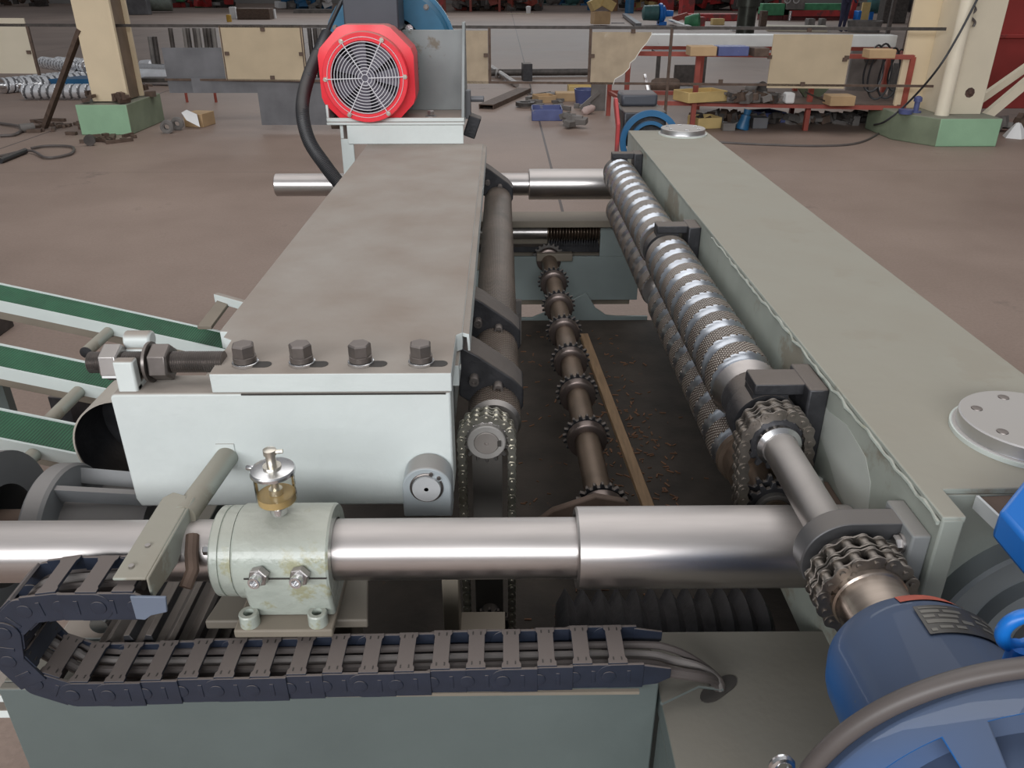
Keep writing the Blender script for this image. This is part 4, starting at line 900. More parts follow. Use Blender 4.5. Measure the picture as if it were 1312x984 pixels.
# ================================================================== LEFT: conveyor, tube, grey motor
BX = [-3.2, -2.6, -2.0, -1.7, -1.4, -1.15, -.95, -.72]
def belt(Y0, w_, label, xr, zoff=0.0):
    t = thing('belt_conveyor', label, 'conveyor', (-1.5, Y0, .5), 'green belt conveyors')
    def zf(x): q = -(x+1.0); return .512+.262*q-.012*q*q+zoff
    xs = [xr-(3.4+xr)*i/40 for i in range(41)]
    vs = []; fs = []; uvs = []; mb_ = MB(); Ls = 0
    for i, x in enumerate(xs):
        z = zf(x); vs += [(x, Y0-w_/2, z), (x, Y0+w_/2, z), (x, Y0+w_/2, z-.006), (x, Y0-w_/2, z-.006)]
    for i in range(40):
        q = i*4; r_ = q+4; u0, u1 = i*8.6, (i+1)*8.6
        fs.append((q, q+1, r_+1, r_)); uvs.append(((u0, 0), (u0, 1), (u1, 1), (u1, 0)))
        fs.append((q+3, q, r_, r_+3)); uvs.append(((0, 0),)*4); fs.append((q+1, q+2, r_+2, r_+1)); uvs.append(((0, 0),)*4); fs.append((q+2, q+3, r_+3, r_+2)); uvs.append(((0, 0),)*4)
    mb_.add(vs, fs); mb_.uv = uvs; mb_.build('belt', belt_m, t)
    b = MB()
    for side in (-1, 1):
        y0 = Y0+side*(w_/2+.004); vs = []; fs = []
        for i, x in enumerate(xs):
            z = zf(x)+.004; vs += [(x, y0-.004, z), (x, y0+.004, z), (x, y0+.004, z-.040), (x, y0-.004, z-.040)]
        for i in range(40):
            q = i*4; r_ = q+4; fs += [(q, q+1, r_+1, r_), (q+1, q+2, r_+2, r_+1), (q+2, q+3, r_+3, r_+2), (q+3, q, r_, r_+3)]
        b.add(vs, fs)
    b.build('side_rail', pm('rail_paint', (.60, .66, .64), .45, var=.05), t)
    b = MB(); vs = []; fs = []
    for i, x in enumerate(xs):
        z = zf(x)-.036; vs += [(x, Y0-w_/2+.03, z-.05), (x, Y0-w_/2+.03, z), (x, Y0-w_/2+.036, z), (x, Y0-w_/2+.036, z-.05)]
    for i in range(40):
        q = i*4; r_ = q+4; fs += [(q, q+1, r_+1, r_), (q+1, q+2, r_+2, r_+1), (q+2, q+3, r_+3, r_+2), (q+3, q, r_, r_+3)]
    b.add(vs, fs); b.build('under_web', tan_st, t)
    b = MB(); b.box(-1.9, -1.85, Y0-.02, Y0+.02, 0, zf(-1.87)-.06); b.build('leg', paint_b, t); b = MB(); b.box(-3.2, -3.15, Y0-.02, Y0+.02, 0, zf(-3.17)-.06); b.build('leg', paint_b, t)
    MB().cyl((xr, Y0-w_/2, zf(xr)-.03), (xr, Y0+w_/2, zf(xr)-.03), .03).build('end_roller', steel_d, t)
    return zf
belt(2.68, .125, 'furthest of the three green ribbed belt conveyors at left', -.75)
zf = belt(2.265, .125, 'middle green ribbed belt conveyor, behind the threaded rod', -.80)
belt(1.92, .125, 'nearest green ribbed belt conveyor, partly hidden by the open tube', -.72)
def spacer(x, y0, y1, z, label, sl=False):
    t = thing('spacer_pipe', label, 'pipe', (x, (y0+y1)/2, z), 'spacer pipes between belt conveyors'); MB().cyl((x, y0, z), (x, y1, z), .019).build('pipe_body', paint_r, t); MB().cyl((x, y0-.004, z), (x, y0, z), .0195).cyl((x, y1, z), (x, y1+.004, z), .022).build('pipe_ends', black_p, t)
spacer(-1.385, 2.44, 2.613, .585, 'short spacer pipe between the far and middle conveyors')
spacer(-1.30, 1.99, 2.198, .565, 'short spacer pipe between the middle and near conveyors')
spacer(-1.26, 1.60, 1.852, .555, 'short spacer pipe on the near conveyor at left edge')
t = thing('tension_arm', 'dusty flat bar with white rod behind the brown-topped beam at left', 'bar', (-1.0, 2.6, .6))
b = MB(); b.beam(G(290, 383, .62), G(262, 420, .60), .05, .014); b.build('flat_bar', tan_st, t, bevel=.002)
b = MB(); b.beam(G(277, 381, .63), G(330, 396, .63), .02, .035); b.build('cross_rod', paint, t, bevel=.003)
t = MB(); t.ring((-.772, 1.42, .835), (0, 1, 0), .1065, .110, .13, 56); t.lathe((-.772, 1.423, .835), (0, 1, 0), [(0, .1063), (.125, .1063), (.125, 0)], 56, 1, False); t.build('open_tube', [pm('tan_tube_paint', (.42, .38, .33), .5, var=.08), darkst], label='wide thin-walled open tube behind the white end block at left', cat='tube')
t = thing('black_footing', 'small black steel foot plate on the floor between the conveyors', 'foot', (-1.9, 2.9, 0))
p = G(90, 545, 0); b = MB(); b.obox((p.x, p.y, .01), (.28, .20, .02), RZ(.5)); b.build('base_plate', ironb, t); b = MB(); b.obox((p.x+.02, p.y+.02, .09), (.09, .14, .14), RZ(-.15)); b.build('block', darkst, t, bevel=.005)
t = thing('steel_block', 'dark block on the floor cut by the left edge of the photo', 'block', tuple(G(-2, 430)))
p = G(-6, 425, 0); b = MB(); b.obox((p.x, p.y, .06), (.12, .16, .12)); b.build('block_body', ironb, t, bevel=.005)
# grey geared motor behind the front shaft, lower left
GX = .10
gmz = thing('grey_geared_motor', 'dusty grey geared motor behind the front shaft at lower left', 'motor', (-.95, 1.3, .6))
b = MB(); b.lathe((-1.37, 1.27, .73), (1, 0, 0), [(0, .07), (0, .12), (.30, .12), (.32, .135), (.36, .14), (.39, .165), (.405, .165), (.405, .10)], 56, 0, False); b.build('motor_body', grey_mot, gmz)
b = MB(); b.box(-1.42, -1.18, 1.19, 1.35, .84, .88); b.build('terminal_box', tan_st, gmz, bevel=.006)
b = MB(); b.lathe((-.99, 1.27, .73), (1, 0, 0), [(0, .05), (.14, .05)], 32, 0, False); b.build('coupling_neck', rust, gmz)
b = MB(); b.lathe((-.87, 1.27, .73), (1, 0, 0), [(0, .05), (0, .135), (.006, .14), (.035, .14), (.041, .135), (.045, .09), (.20, .085), (.20, 0)], 56, 0, False); b.build('gearbox_flange', grey_mot, gmz)
for i in range(8):
    a = PI/4*i+.2; d = V((0, math.cos(a), math.sin(a))); b = MB(); b.beam(V((-.83, 1.27, .73))+d*.115, V((-.66, 1.27, .73))+d*.10, .012, .03, upv=d); b.build('rib', grey_mot, gmz)

# ================================================================== rear motor of the right beam
rm = thing('rear_motor', 'small motor with blue ring cover and red guard behind the far end of right beam', 'motor', (.62, 3.75, 1.0))
b = MB(); b.box(.53, .72, 3.66, 3.9, 1.02, 1.17); b.build('motor_body', darkst, rm, bevel=.01)
b = MB(); b.box(.535, .70, 3.80, 3.95, 1.17, 1.225); b.build('terminal_box', motor_g, rm, bevel=.012)
b = MB(); b.prism([(3.64, .80), (3.64, 1.12), (3.76, 1.21), (3.80, 1.21), (3.80, 1.18), (3.68, 1.10), (3.68, .80)], (.50, 0, 0), (0, 1, 0), (0, 0, 1), .015); b.build('red_guard', mach_red, rm, bevel=.003)
for r0, r1, nm in ((.105, .13, 'ring_cover'), (.07, .085, 'inner_ring')):
    b = MB(); b.ring((.645, 3.64, 1.05), (0, -1, 0), r0, r1, .02, 48); b.build(nm, blue_d, rm)

# ================================================================== BACKGROUND
def P0(x, y, z=0): return G(x, y, z)
# fence line
def fz(x):  # distance of the fence for a world x
    return 9.95-.085*x
FT, FB = 1.175, .585
def fp(x, z): return V((x, fz(x), z))
fe = thing('shop_fence', 'long rusty angle-iron fence frame running between the two cream columns', 'fence', (0, 9.95, 0))
def fx(px):  # world x of the fence for a photo column at rail height
    x = 0
    for _ in range(6): x = Q(px, 38, fz(x)).x
    return x
def fxb(px):
    x = 0
    for _ in range(6): x = Q(px, 104, fz(x)).x
    return x
b = MB(); b.beam(fp(-7.5, FT), fp(4.85, FT), .03, .032); b.build('top_rail', ironb, fe)
b = MB(); b.beam(fp(fx(200), FB), fp(4.85, FB), .03, .025); b.build('bottom_rail', rust, fe)
for px in (36, 283, 386, 627, 757, 861): b = MB(); x = fx(px); b.beam(fp(x, FB if px > 40 else .62), fp(x, FT), .03, .03, upv=(0, 1, 0)); b.build('fence_post', rust, fe)
b = MB(); x = fx(861); b.beam(fp(x, .02), fp(x, FB), .03, .03, upv=(0, 1, 0)); b.build('fence_leg', rust, fe)
for px, z in ((1036, 1.16), (990, .88), (1090, .88), (1038, .60), (31, .88), (337, 1.14), (287, .88), (383, .88), (342, .62), (622, .88), (760, .88), (811, 1.14), (930, .62), (1088, .86)): 
    x = fx(px); b = MB(); b.obox(fp(x, z)+V((0, -.026, 0)), (.05, .012, .04)); b.build('panel_clip', rust, fe)
def board(px0, px1, y0p, y1p, label, m, th=.015, torn=None):
    x0, x1 = fx(px0), fx(px1); z1 = Q((px0+px1)/2, y0p, fz((x0+x1)/2)).z; z0 = Q((px0+px1)/2, y1p, fz((x0+x1)/2)).z
    d = V((1, -.085, 0)).normalized()
    poly = torn(x0, x1, z0, z1) if torn else [(x0, z0), (x1, z0), (x1, z1), (x0, z1)]
    L = 1/d.x
    b = MB(); b.prism([((a-x0)*L, z) for a, z in poly], fp(x0, 0)+V((0, .0, 0)), d, (0, 0, 1), th); return b.build('fence_board', m, label=label, cat='board', **({}))
hb = board(-45, 35, 23, 94, 'pale cream board in the fence at far left with faint marks', ply3)
board(281, 387, 33, 103, 'clean plywood board in the fence just left of the red fan', ply)
board(570, 625, 39, 107, 'grubby plywood board in the fence just right of the motor bracket', ply2)
def torn(x0, x1, z0, z1):
    w_ = x1-x0; h = z1-z0
    return [(x0, z0), (x0+.40*w_, z0), (x0+.42*w_, z0+.10*h), (x0+.56*w_, z0+.2*h), (x0+.66*w_, z0+.32*h), (x0+.67*w_, z0+.42*h), (x0+.75*w_, z0+.5*h), (x0+.80*w_, z0+.6*h), (x0+.84*w_, z0+.68*h), (x0+.93*w_, z0+.8*h), (x1, z0+.95*h), (x1, z1), (x0, z1)]
tbd = board(759, 835, 41, 108, 'torn plywood board with ragged right edge in the fence', ply2, torn=torn)
board(992, 1094, 44, 113, 'large clean plywood board hung in front of the red rack', ply)
xa, xb_ = fx(759), fx(835); za = Q(797, 108, fz((xa+xb_)/2)).z; zb_ = Q(797, 41, fz((xa+xb_)/2)).z
MB().tube([fp(px_, z_)+V((0, -.016, 0)) for px_, z_ in torn(xa, xb_, za, zb_)[1:-1]], .005, 6).build('torn_edge', paper_t, tbd)
# marks on the far-left board
b = MB()
for i, px in enumerate((2, 6, 10, 15, 18)):
    p = Q(px, 44, fz(-6.2)-.02); b.beam(p, p+V((.012*(i % 2), 0, .09)), .012, .004, upv=(0, 1, 0))
b.build('faint_marks', pm('faded_ink', (.42, .38, .36), .8), hb)
# leaning steel sheets
def sheet(px0, px1, y0, y1, label, off, m=sheet_m, name='steel_sheet'):
    x0, x1 = fx(px0), fx(px1); Y = fz((x0+x1)/2)+off
    z1 = Q((px0+px1)/2, y0, Y).z; z0 = Q((px0+px1)/2, y1, Y).z
    b = MB(); b.prism([(x0, z0), (x1, z0), (x1, z1), (x0, z1)], (0, Y, 0), (1, 0, 0), (0, 0, 1), .006); return b.build(name, m, label=label, cat='steel sheet')
sheet(203, 287, 61, 119, 'grey steel sheet on the fence beside the left cream column', .03)
sheet(235, 408, 100, 119, 'long low grey steel sheet behind the clean plywood board', .05)
sheet(318, 452, 104, 160, 'grey steel sheet standing behind the black hose', .09)

# columns and plinths
pc = thing('column', 'cream painted steel column on the left with rust stains, on green plinth', 'column', (-4.65, 10.2, .36))
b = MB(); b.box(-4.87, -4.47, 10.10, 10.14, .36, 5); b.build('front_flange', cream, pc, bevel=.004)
b = MB(); b.box(-4.56, -4.52, 10.14, 10.60, .36, 5); b.build('web', pm('dirty_shaded_cream', (.20, .145, .10), .7, var=.3, vs=3), pc)  # dirt plus the recess shade, both mixed into the web colour
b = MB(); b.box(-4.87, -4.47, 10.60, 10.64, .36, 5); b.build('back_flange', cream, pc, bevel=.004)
b = MB(); b.box(-4.475, -4.44, 10.09, 10.14, .36, 5); b.build('edge_angle', cream, pc)
b = MB(); b.box(-5.02, -4.42, 9.93, 9.96, 0, .33); b.box(-5.02, -4.42, 9.96, 10.9, .0, .33)
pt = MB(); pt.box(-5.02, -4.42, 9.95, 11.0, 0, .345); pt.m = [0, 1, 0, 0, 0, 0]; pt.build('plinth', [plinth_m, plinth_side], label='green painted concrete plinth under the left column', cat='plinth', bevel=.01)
t = thing('base_wreckage', 'heap of rusty brackets and rags on the left green plinth', 'scrap heap', (-4.6, 10.3, .35))
b = MB()
for i in range(26): b.obox((random.uniform(-5.0, -4.42), random.uniform(9.98, 10.08) if i < 9 else random.uniform(10.15, 10.9), .36+random.uniform(0, .10)), (random.uniform(.04, .16), random.uniform(.03, .1), random.uniform(.02, .09)), RZ(random.uniform(0, 3))@RX(random.uniform(-.6, .6)))
b.build('scrap_pieces', rust, t, kind='stuff')
pr_ = thing('column', 'pale cream steel column on the right with burnt spot, on green plinth', 'column', (5.2, 9.5, .3))
b = MB(); b.box(4.93, 4.97, 9.45, 9.9, .3, 5) ; b.box(4.95, 5.40, 9.42, 9.46, .3, 5); b.build('front_flange', cream2, pr_, bevel=.004)
b = MB(); b.box(5.15, 5.19, 9.46, 9.9, .3, 5); b.build('web', cream2, pr_)
b = MB(); b.box(4.62, 5.40, 9.9, 9.94, .3, 5); b.build('back_flange', cream, pr_, bevel=.004)
MB().cyl((4.93, 9.36, .3), (4.93, 9.36, 5), .075, n=24).build('down_pipe', pm('down_pipe_cream', (.88, .80, .64), .4, var=.03), label='cream down pipe running along the right column', cat='pipe')
b = MB(); b.lathe((5.22, 9.419, .53), (0, -1, 0), [(0, .055), (.002, .03), (.02, .015)], 9); b.build('burnt_spot', pm('scorched_paint', (.09, .05, .04), .8, var=.5, vs=30), pr_)
b = MB(); b.prism([(4.80, 9.10), (5.48, 9.10), (5.48, 10.3), (4.50, 10.3), (4.50, 9.55)], (0, 0, 0), (1, 0, 0), (0, 1, 0), .30)
b.m = [0, 0, 0, 0, 0, 1, 1]
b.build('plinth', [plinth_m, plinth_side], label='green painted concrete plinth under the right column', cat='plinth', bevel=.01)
MB().tube(catmull([Q(1262, -20, 9.2), Q(1228, 45, 9.2), Q(1200, 90, 9.2), Q(1165, 130, 9.5), Q(1135, 155, 9.6), G(1120, 160, .1)], 8), .012, 8).build('black_cable', black_p, label='black cable slanting down across the right cream column', cat='cable')
MB().tube(catmull([Q(1240, 0, 9.38), Q(1250, 12, 9.38), Q(1243, 20, 9.38), Q(1249, 28, 9.38), Q(1247, 34, 9.38)], 8), .014, 8).build('hanging_wire', cable_m, label='frayed wire hanging on the right cream column', cat='wire')
t = thing('blue_pump', 'small blue hand pump on the corner of the right plinth', 'pump', tuple(G(1183, 142, .3)))
p = V((4.72, 9.55, .30)); b = MB(); b.lathe(p, (0, 0, 1), [(0, .06), (.02, .06), (.02, .03), (.12, .03), (.12, .045), (.16, .045), (.18, .02)], 16); b.build('pump_body', bluebin, t)
b = MB(); b.lathe(p+V((-.16, -.1, 0)), (0, 0, 1), [(0, .07), (.05, .08)], 16); b.build('pump_cup', bluebin, t)
# left prop
MB().beam(Q(103, 38, 10.12), G(57, 163, 0.02), .07, .05).build('diagonal_prop', rust, label='slanting rusty prop bar leaning on the left cream column', cat='prop')

# red wall panel right, beige diagonals
b = MB(); x0 = G(1196, 158).x; b.box(5.65, 9.5, 11.1, 11.2, .12, 1.55); b.box(5.65, 9.5, 11.05, 11.12, .98, 1.03); b.build('red_machine_panel', wall_red, label='large red steel machine side behind the right column', cat='machine panel', bevel=.01)
t = thing('diagonal_brace', 'lower cream diagonal brace bar right of the right column', 'brace', (5.6, 9.9, .3)); MB().beam(Q(1262, 150, 9.75), Q(1345, 80, 9.75), .08, .10).build('brace_bar', cream2, t)
t = thing('diagonal_brace', 'upper cream diagonal brace bar right of the right column', 'brace', (5.6, 10.1, .3)); MB().beam(Q(1245, 135, 10.1), Q(1345, 65, 10.1), .08, .08).build('brace_bar', cream2, t)
p = G(1300, 176); MB().lathe(p, (0, 0, 1), [(0, .14), (.05, .11), (.16, .03), (.17, 0)], 5).build('paper_bag', white_p, label='white crumpled paper bag on floor at the right edge', cat='bag', smooth=False)

# red rack
rk = thing('work_rack', 'long red oxide steel rack behind the fence boards with two shelves', 'rack', (3.1, 10.6, 0))
fl_ = [G(800, 163), G(886, 167), G(1031, 167), G(1149, 172)]; bl_ = [G(779, 148), G(893, 140), G(1013, 150), G(1124, 152)]
for p, q in zip(fl_, bl_):
    for c in (p, q): b = MB(); b.beam((c.x, c.y, 0), (c.x, c.y, .86), .055, .055, upv=(0, 1, 0)); b.build('leg', rack_red, rk)
for z, nm in ((.86, 'top_rail'), (.30, 'shelf_rail')):
    for L_ in (fl_, bl_): b = MB(); b.beam((L_[0].x, L_[0].y, z), (L_[-1].x, L_[-1].y, z), .05, .05); b.build(nm, rack_red, rk)
    for i in range(4): b = MB(); b.beam((fl_[i].x, fl_[i].y, z), (bl_[i].x, bl_[i].y, z), .04, .04); b.build('cross_rail', rack_red, rk)
b = MB(); b.prism([(fl_[1].x-.1, fl_[1].y), (fl_[3].x, fl_[3].y), (bl_[3].x, bl_[3].y), (bl_[1].x, bl_[1].y)], (0, 0, .325), (1, 0, 0), (0, 1, 0), .01); b.build('shelf_plate', rust, rk)
yb = 10.75
b = MB(); b.beam((1.75, yb, .99), (4.75, yb-.2, .99), .25, .13); b.build('white_beam', white_b, label='long scratched white painted beam lying on top of the red rack', cat='beam', bevel=.004)
def bx_on(name, px0, px1, yb_, h, z, label, cat, m, dep=.25, rot=0.0, bev=.006, openbox=False):
    p0 = G(px0, yb_, z); p1 = G(px1, yb_, z); c = (p0+p1)/2; w_ = (p1-p0).length; b = MB(); R = RZ(rot)
    if openbox:
        t_ = .012
        for (cx, cy, sx2, sy2) in ((0, -dep/2, w_, t_), (0, dep/2, w_, t_), (-w_/2, 0, t_, dep), (w_/2, 0, t_, dep)): b.obox(c+R@V((cx, cy+dep/2, 0))+V((0, 0, h/2)), (sx2, sy2, h), R)
        b.obox(c+R@V((0, dep/2, 0))+V((0, 0, .006)), (w_, dep, .012), R)
    else: b.obox(c+R@V((0, dep/2, 0))+V((0, 0, h/2)), (w_, dep, h), R)
    return b.build(name, m, label=label, cat=cat, bevel=bev)
Z1 = .887
bx_on('wood_block', 884, 918, 72, .10, Z1, 'reddish wood block on top of the rack left of the blue box', 'block', card)
bx_on('blue_box', 920, 959, 72, .10, Z1, 'blue box lying on top of the red rack under the white beam', 'box', bluebin)
bx_on('wood_block', 1113, 1147, 75, .09, Z1, 'pale wood block on the rack right of the large plywood board', 'block', card, .2)
bx_on('wood_block', 966, 985, 73, .09, Z1, 'brown wood block on the rack right of the blue box', 'block', rust)
bx_on('oil_can', 1006, 1018, 133, .12, .337, 'small white tub standing on the lower shelf of the red rack', 'tub', white_p, .14, bev=.02)
bx_on('parts_tray', 878, 935, 131, .12, .337, 'cream and blue parts carton on the lower rack shelf', 'box', card_y, .35, .35, openbox=True)
bx_on('parts_tray', 1063, 1095, 136, .11, .337, 'brown box on the lower rack shelf right of plywood board', 'box', card, .25)
bx_on('floor_carton', 893, 925, 165, .13, 0, 'opened cream carton on the floor under the red rack', 'box', card_y, .3, .25, openbox=True)
bx_on('metal_tin', 926, 942, 168, .09, 0, 'small grey metal tin on the floor beside the blue can', 'tin', concrete_d, .1)
bx_on('steel_cube', 964, 983, 165, .13, 0, 'dusty grey cube on the floor under the rack', 'block', sheet_m, .2)
bx_on('blue_tray', 975, 1008, 158, .13, 0, 'dark blue tray on the floor under the red rack', 'tray', bluebin, .35, .3, openbox=True)
p = G(950, 166); MB().lathe(p, (.25, .1, 1), [(0, .08), (.02, .085), (.12, .06), (.17, .06), (.18, .04), (.24, .05), (.24, .035)], 20).build('blue_can', blue_d, label='blue funnel-topped can on the floor under the red rack', cat='can')
p = G(958, 126, .337); b = MB(); b.lathe(p+V((0, 0, .11)), (.5, -.8, 0), [(0, .07), (.12, .09), (.2, .11), (.2, .09), (.1, .07)], 20, 0, False); b.build('pipe_elbow', concrete_d, label='grey flared pipe piece on the lower rack shelf', cat='pipe')
p = G(1044, 125, .337); b = MB(); b.obox(p+V((0, .1, .12)), (.32, .06, .32), RY(PI/4)@RZ(.2)); b.build('green_plate', plinth_side, label='dull green plate standing on its corner on the lower shelf', cat='plate')
b = MB(); b.beam(G(1032, 118, .5), G(1062, 132, .34), .015, .015); b.build('black_rod', ironb, label='thin dark rod crossing the green corner-stood plate', cat='rod')
# things under/behind rack: black frame, hoses, motor parts
t = thing('dark_frame_stand', 'low dark grey frame stand behind the fence left of the rack upright', 'stand', tuple(G(870, 110)))
c = G(866, 112); b = MB()
for dx in (-.38, .38): b.box(c.x+dx-.03, c.x+dx+.03, c.y-.3, c.y-.24, 0, .55)
b.box(c.x-.41, c.x+.41, c.y-.32, c.y+.3, .52, .58); b.box(c.x-.1, c.x+.36, c.y-.28, c.y-.22, .05, .38); b.build('stand_frame', ironb, t)
c = G(840, 120); MB().lathe(c+V((-.1, 0, .12)), (1, -.1, 0), [(0, .0), (.02, .09), (.08, .12), (.4, .12), (.46, .09), (.48, 0)], 20).build('sack', rust, label='brown rounded casting lying behind the rack leg', cat='casting')
b = MB(); b.beam(Q(826, 96, 10.4), Q(833, 130, 10.0), .03, .03, upv=(0, 1, 0)); b.build('silver_lever', steel_b, label='bright silver lever standing left of the rack', cat='lever')
for i, (px, py, r) in enumerate(((1120, 88, .20), (1128, 92, .24), (1140, 94, .22), (1150, 90, .18))):
    c = Q(px, py, 10.2+.06*i); b = MB(); b.tube([c+V((r*.55*math.cos(a), .03*math.sin(2*a), r*1.3*math.sin(a))) for a in [2*PI*k/28 for k in range(28)]], .012, 6, closed=True)
    b.build('hose_loop', black_p, label=['first', 'second', 'third', 'fourth'][i]+' black hose loop from the left, hanging on the right end of the rack', cat='hose', group='black hose loops on the rack')
c = G(1172, 128, 0); b = MB(); b.lathe((c.x-.1, c.y, .45), (0, -1, 0), [(0, .14), (.03, .14), (.03, .09), (.02, .08), (.02, 0)], 24); b.box(c.x-.3, c.x+.1, c.y, c.y+.3, 0, .5); b.build('wheel_unit', ironb, label='dark unit with a round wheel between rack and right column', cat='machine')
c = G(1100, 135, 0); b = MB(); b.box(c.x-.22, c.x+.22, c.y, c.y+.05, 0, .85); b.cyl((c.x+.05, c.y-.001, .66), (c.x+.05, c.y-.01, .66), .10, m=1); b.build('holed_plate', [concrete_d, ironb], label='grey-green plate with hole standing behind rack right part', cat='plate')
for i, (px, lx) in enumerate(((1170, 1190), (1160, 1178), (1178, 1200))):
    b = MB(); b.tube([Q(px, 130, 10.6), Q(lx, 30, 10.9), Q(lx+6, -30, 11)], .022, 8); b.build('leaning_rod', ironb, label=['middle', 'left', 'right'][i]+' of three dark rods leaning beside the right column', cat='rod')

# middle floor clutter
def chan():
    a = G(623, 140); c = G(672, 118); b = MB(); b.beam(a+V((0, 0, .06)), c+V((0, 0, .06)), .22, .012); d = (c-a).normalized(); r = d.cross(V((0, 0, 1)))
    for s_ in (-1, 1): b.beam(a+r*s_*.105+V((0, 0, .03)), c+r*s_*.105+V((0, 0, .03)), .012, .06)
    b.build('steel_channel', rust, label='rusty steel channel lying on the floor right of the fan motor', cat='channel')
chan()
bx_on('parts_tray', 682, 720, 155, .14, 0, 'dull blue tray full of small parts on the floor', 'tray', bluebin, .45, -.02, openbox=True)
MB().lathe(G(701, 148)+V((0, .15, .06)), (0, 0, 1), [(-.05, 0), (-.03, .04), (0, .05), (.03, .04), (.05, 0)], 16).build('white_ball', white_p, label='white ball-like piece in the blue parts tray', cat='ball')
MB().ring(G(673, 137)+V((0, 0, .02)), (0, 0, 1), .08, .14, .05, 28).build('iron_ring', ironb, label='dark iron ring beside the blue parts tray', cat='ring')
b = MB()
for i in range(30):
    c = G(random.uniform(672, 770), random.uniform(122, 142)); b.obox(c+V((0, 0, .03)), (random.uniform(.05, .22), random.uniform(.03, .08), random.uniform(.03, .08)), RZ(random.uniform(0, 3)))
b.build('floor_scrap', concrete_d, kind='stuff', label='heap of small grey scrap parts on the floor in the middle distance', cat='scrap')
bx_on('cardboard_tray', 690, 713, 132, .10, 0, 'orange-brown cardboard tray behind the blue parts tray', 'box', card, .3, .3, openbox=True)
bx_on('cardboard_box', 712, 738, 130, .12, 0, 'brown cardboard box left of the blue bucket', 'box', card, .25)
bx_on('yellow_crate', 729, 762, 124, .16, 0, 'yellow crate behind the blue bucket', 'crate', card_y, .35, openbox=True)
MB().lathe(G(752, 136)+V((0, .15, 0)), (0, 0, 1), [(0, .15), (.22, .18), (.22, .165), (.02, .14), (.02, 0)], 28, 0, False).build('blue_bucket', bluebin, label='dark blue round bucket standing among the floor clutter', cat='bucket')
t = thing('iron_stand', 'grey iron stand piece left of the red rack leg', 'stand', tuple(G(765, 140))); c = G(766, 142); b = MB(); b.box(c.x-.10, c.x+.10, c.y, c.y+.1, 0, .5); b.beam(c+V((-.25, .0, .03)), c+V((0, 0, .25)), .06, .05); b.build('stand_body', concrete_d, t)
c = G(735, 163); b = MB()
for i in range(9): b.obox(c+V((random.uniform(-.12, .12), random.uniform(-.1, .2), .05+random.uniform(0, .08))), (.14, .10, .07), RZ(random.uniform(0, 3))@RX(random.uniform(-.5, .5)))
b.build('broken_casting', concrete_d, label='broken grey casting lying alone on the floor in front of blue tray', cat='casting', bevel=.006)
c = G(746, 147); MB().lathe(c+V((0, 0, .03)), (.9, .4, .3), [(0, .03), (.05, .06), (.16, .05), (.2, .02)], 12).build('pink_lump', pm('pinkish_casting', (.5, .38, .35), .6), label='pinkish lump behind the broken casting', cat='lump')
t = thing('long_bar', 'long dark round bar lying across the floor behind the open fence bay', 'bar', tuple(G(700, 100))); a = G(625, 99); c = G(760, 98); MB().cyl(a+V((0, 0, .08)), c+V((0, 0, .08)), .06, n=16).build('bar_body', ironb, t)
c = G(675, 103); MB().obox(c+V((0, 0, .14)), (.16, .3, .30), RZ(.1)).build('bar_clamp', darkst, t)
b = MB(); a = G(630, 95); c = G(662, 112); b.tube([a+V((0, 0, .12)), c+V((0, 0, .05))], .045, 12); b.ring(G(638, 100)+V((0, 0, .05)), (.9, -.5, 0), .05, .11, .04, 20); b.build('silver_spindle', steel_d, label='silver spindle with flange crossing the long dark bar', cat='spindle')
b = MB(); b.beam(G(672, 118), G(700, 126), .03, .02); b.beam(G(676, 122), G(705, 118), .03, .02); b.build('bent_rod', ironb, label='thin bent iron rods lying behind the steel channel', cat='rod')
# left clutter: spiral rolls
def small_roll(p, d, L, R, label, proto=None):
    b = MB(); n = 20; k_ = int(L/.01); u, v, d = frame(d); vs = []; fs = []; ms = []
    for j in range(k_+1):
        for i in range(n):
            a = 2*PI*i/n; ph = (j*.01/.115+a/(2*PI)) % 1; r = R if ph < .68 else R*.90; vs.append(V(p)+d*(j*.01)+(u*math.cos(a)+v*math.sin(a))*r)
    for j in range(k_):
        for i in range(n):
            a = 2*PI*(i+.5)/n; ph = ((j+.5)*.01/.115+a/(2*PI)) % 1; fs.append((j*n+i, j*n+(i+1) % n, (j+1)*n+(i+1) % n, (j+1)*n+i)); ms.append(0 if ph < .68 else 1)
    b.add(vs, fs); b.m = ms
    t = thing('spiral_steel_roll', label, 'roller', tuple(p), 'new spiral steel rolls left of the column')
    b.build('roll_body', [roll_m, sheet_m], t, ang=20)
    b = MB(); b.lathe(p, -d, [(0, R), (.01, R*.9), (.01, R*.4), (.06, R*.35), (.06, R*.2), (.02, 0)], 20, 0, False); b.lathe(V(p)+d*(k_*.01), d, [(0, R), (0, R*.4), (.1, R*.3), (.1, 0)], 16, 0, False); b.build('roll_end', steel_b, t)
fr = [(6, 120, 0, 'leftmost front spiral roll, end on, by the left edge'), (29, 119, 0, 'second front spiral roll from the left edge'), (50, 118, 0, 'third front spiral roll from the left edge')]
RR = .12
for px, py, z, lab in fr: p = G(px, py, 0)+V((0, 0, RR)); small_roll(p, (.5, .87, 0), 1.5, RR, lab)
p = G(38, 127, 0)+V((0, 0, RR)); small_roll(p+V((0, -.08, 0)), (1, .02, 0), 1.15, RR*.9, 'spiral roll lying crosswise in front of the others')
for i, px in enumerate((70, 92, 106)): p = G(px, 119, 0)+V((-.1, .9, RR*2.6)); small_roll(p, (-.75, .66, 0), 1.1, RR*.85, ['left', 'middle', 'right'][i]+' raised spiral roll on the blue crate by the left column')
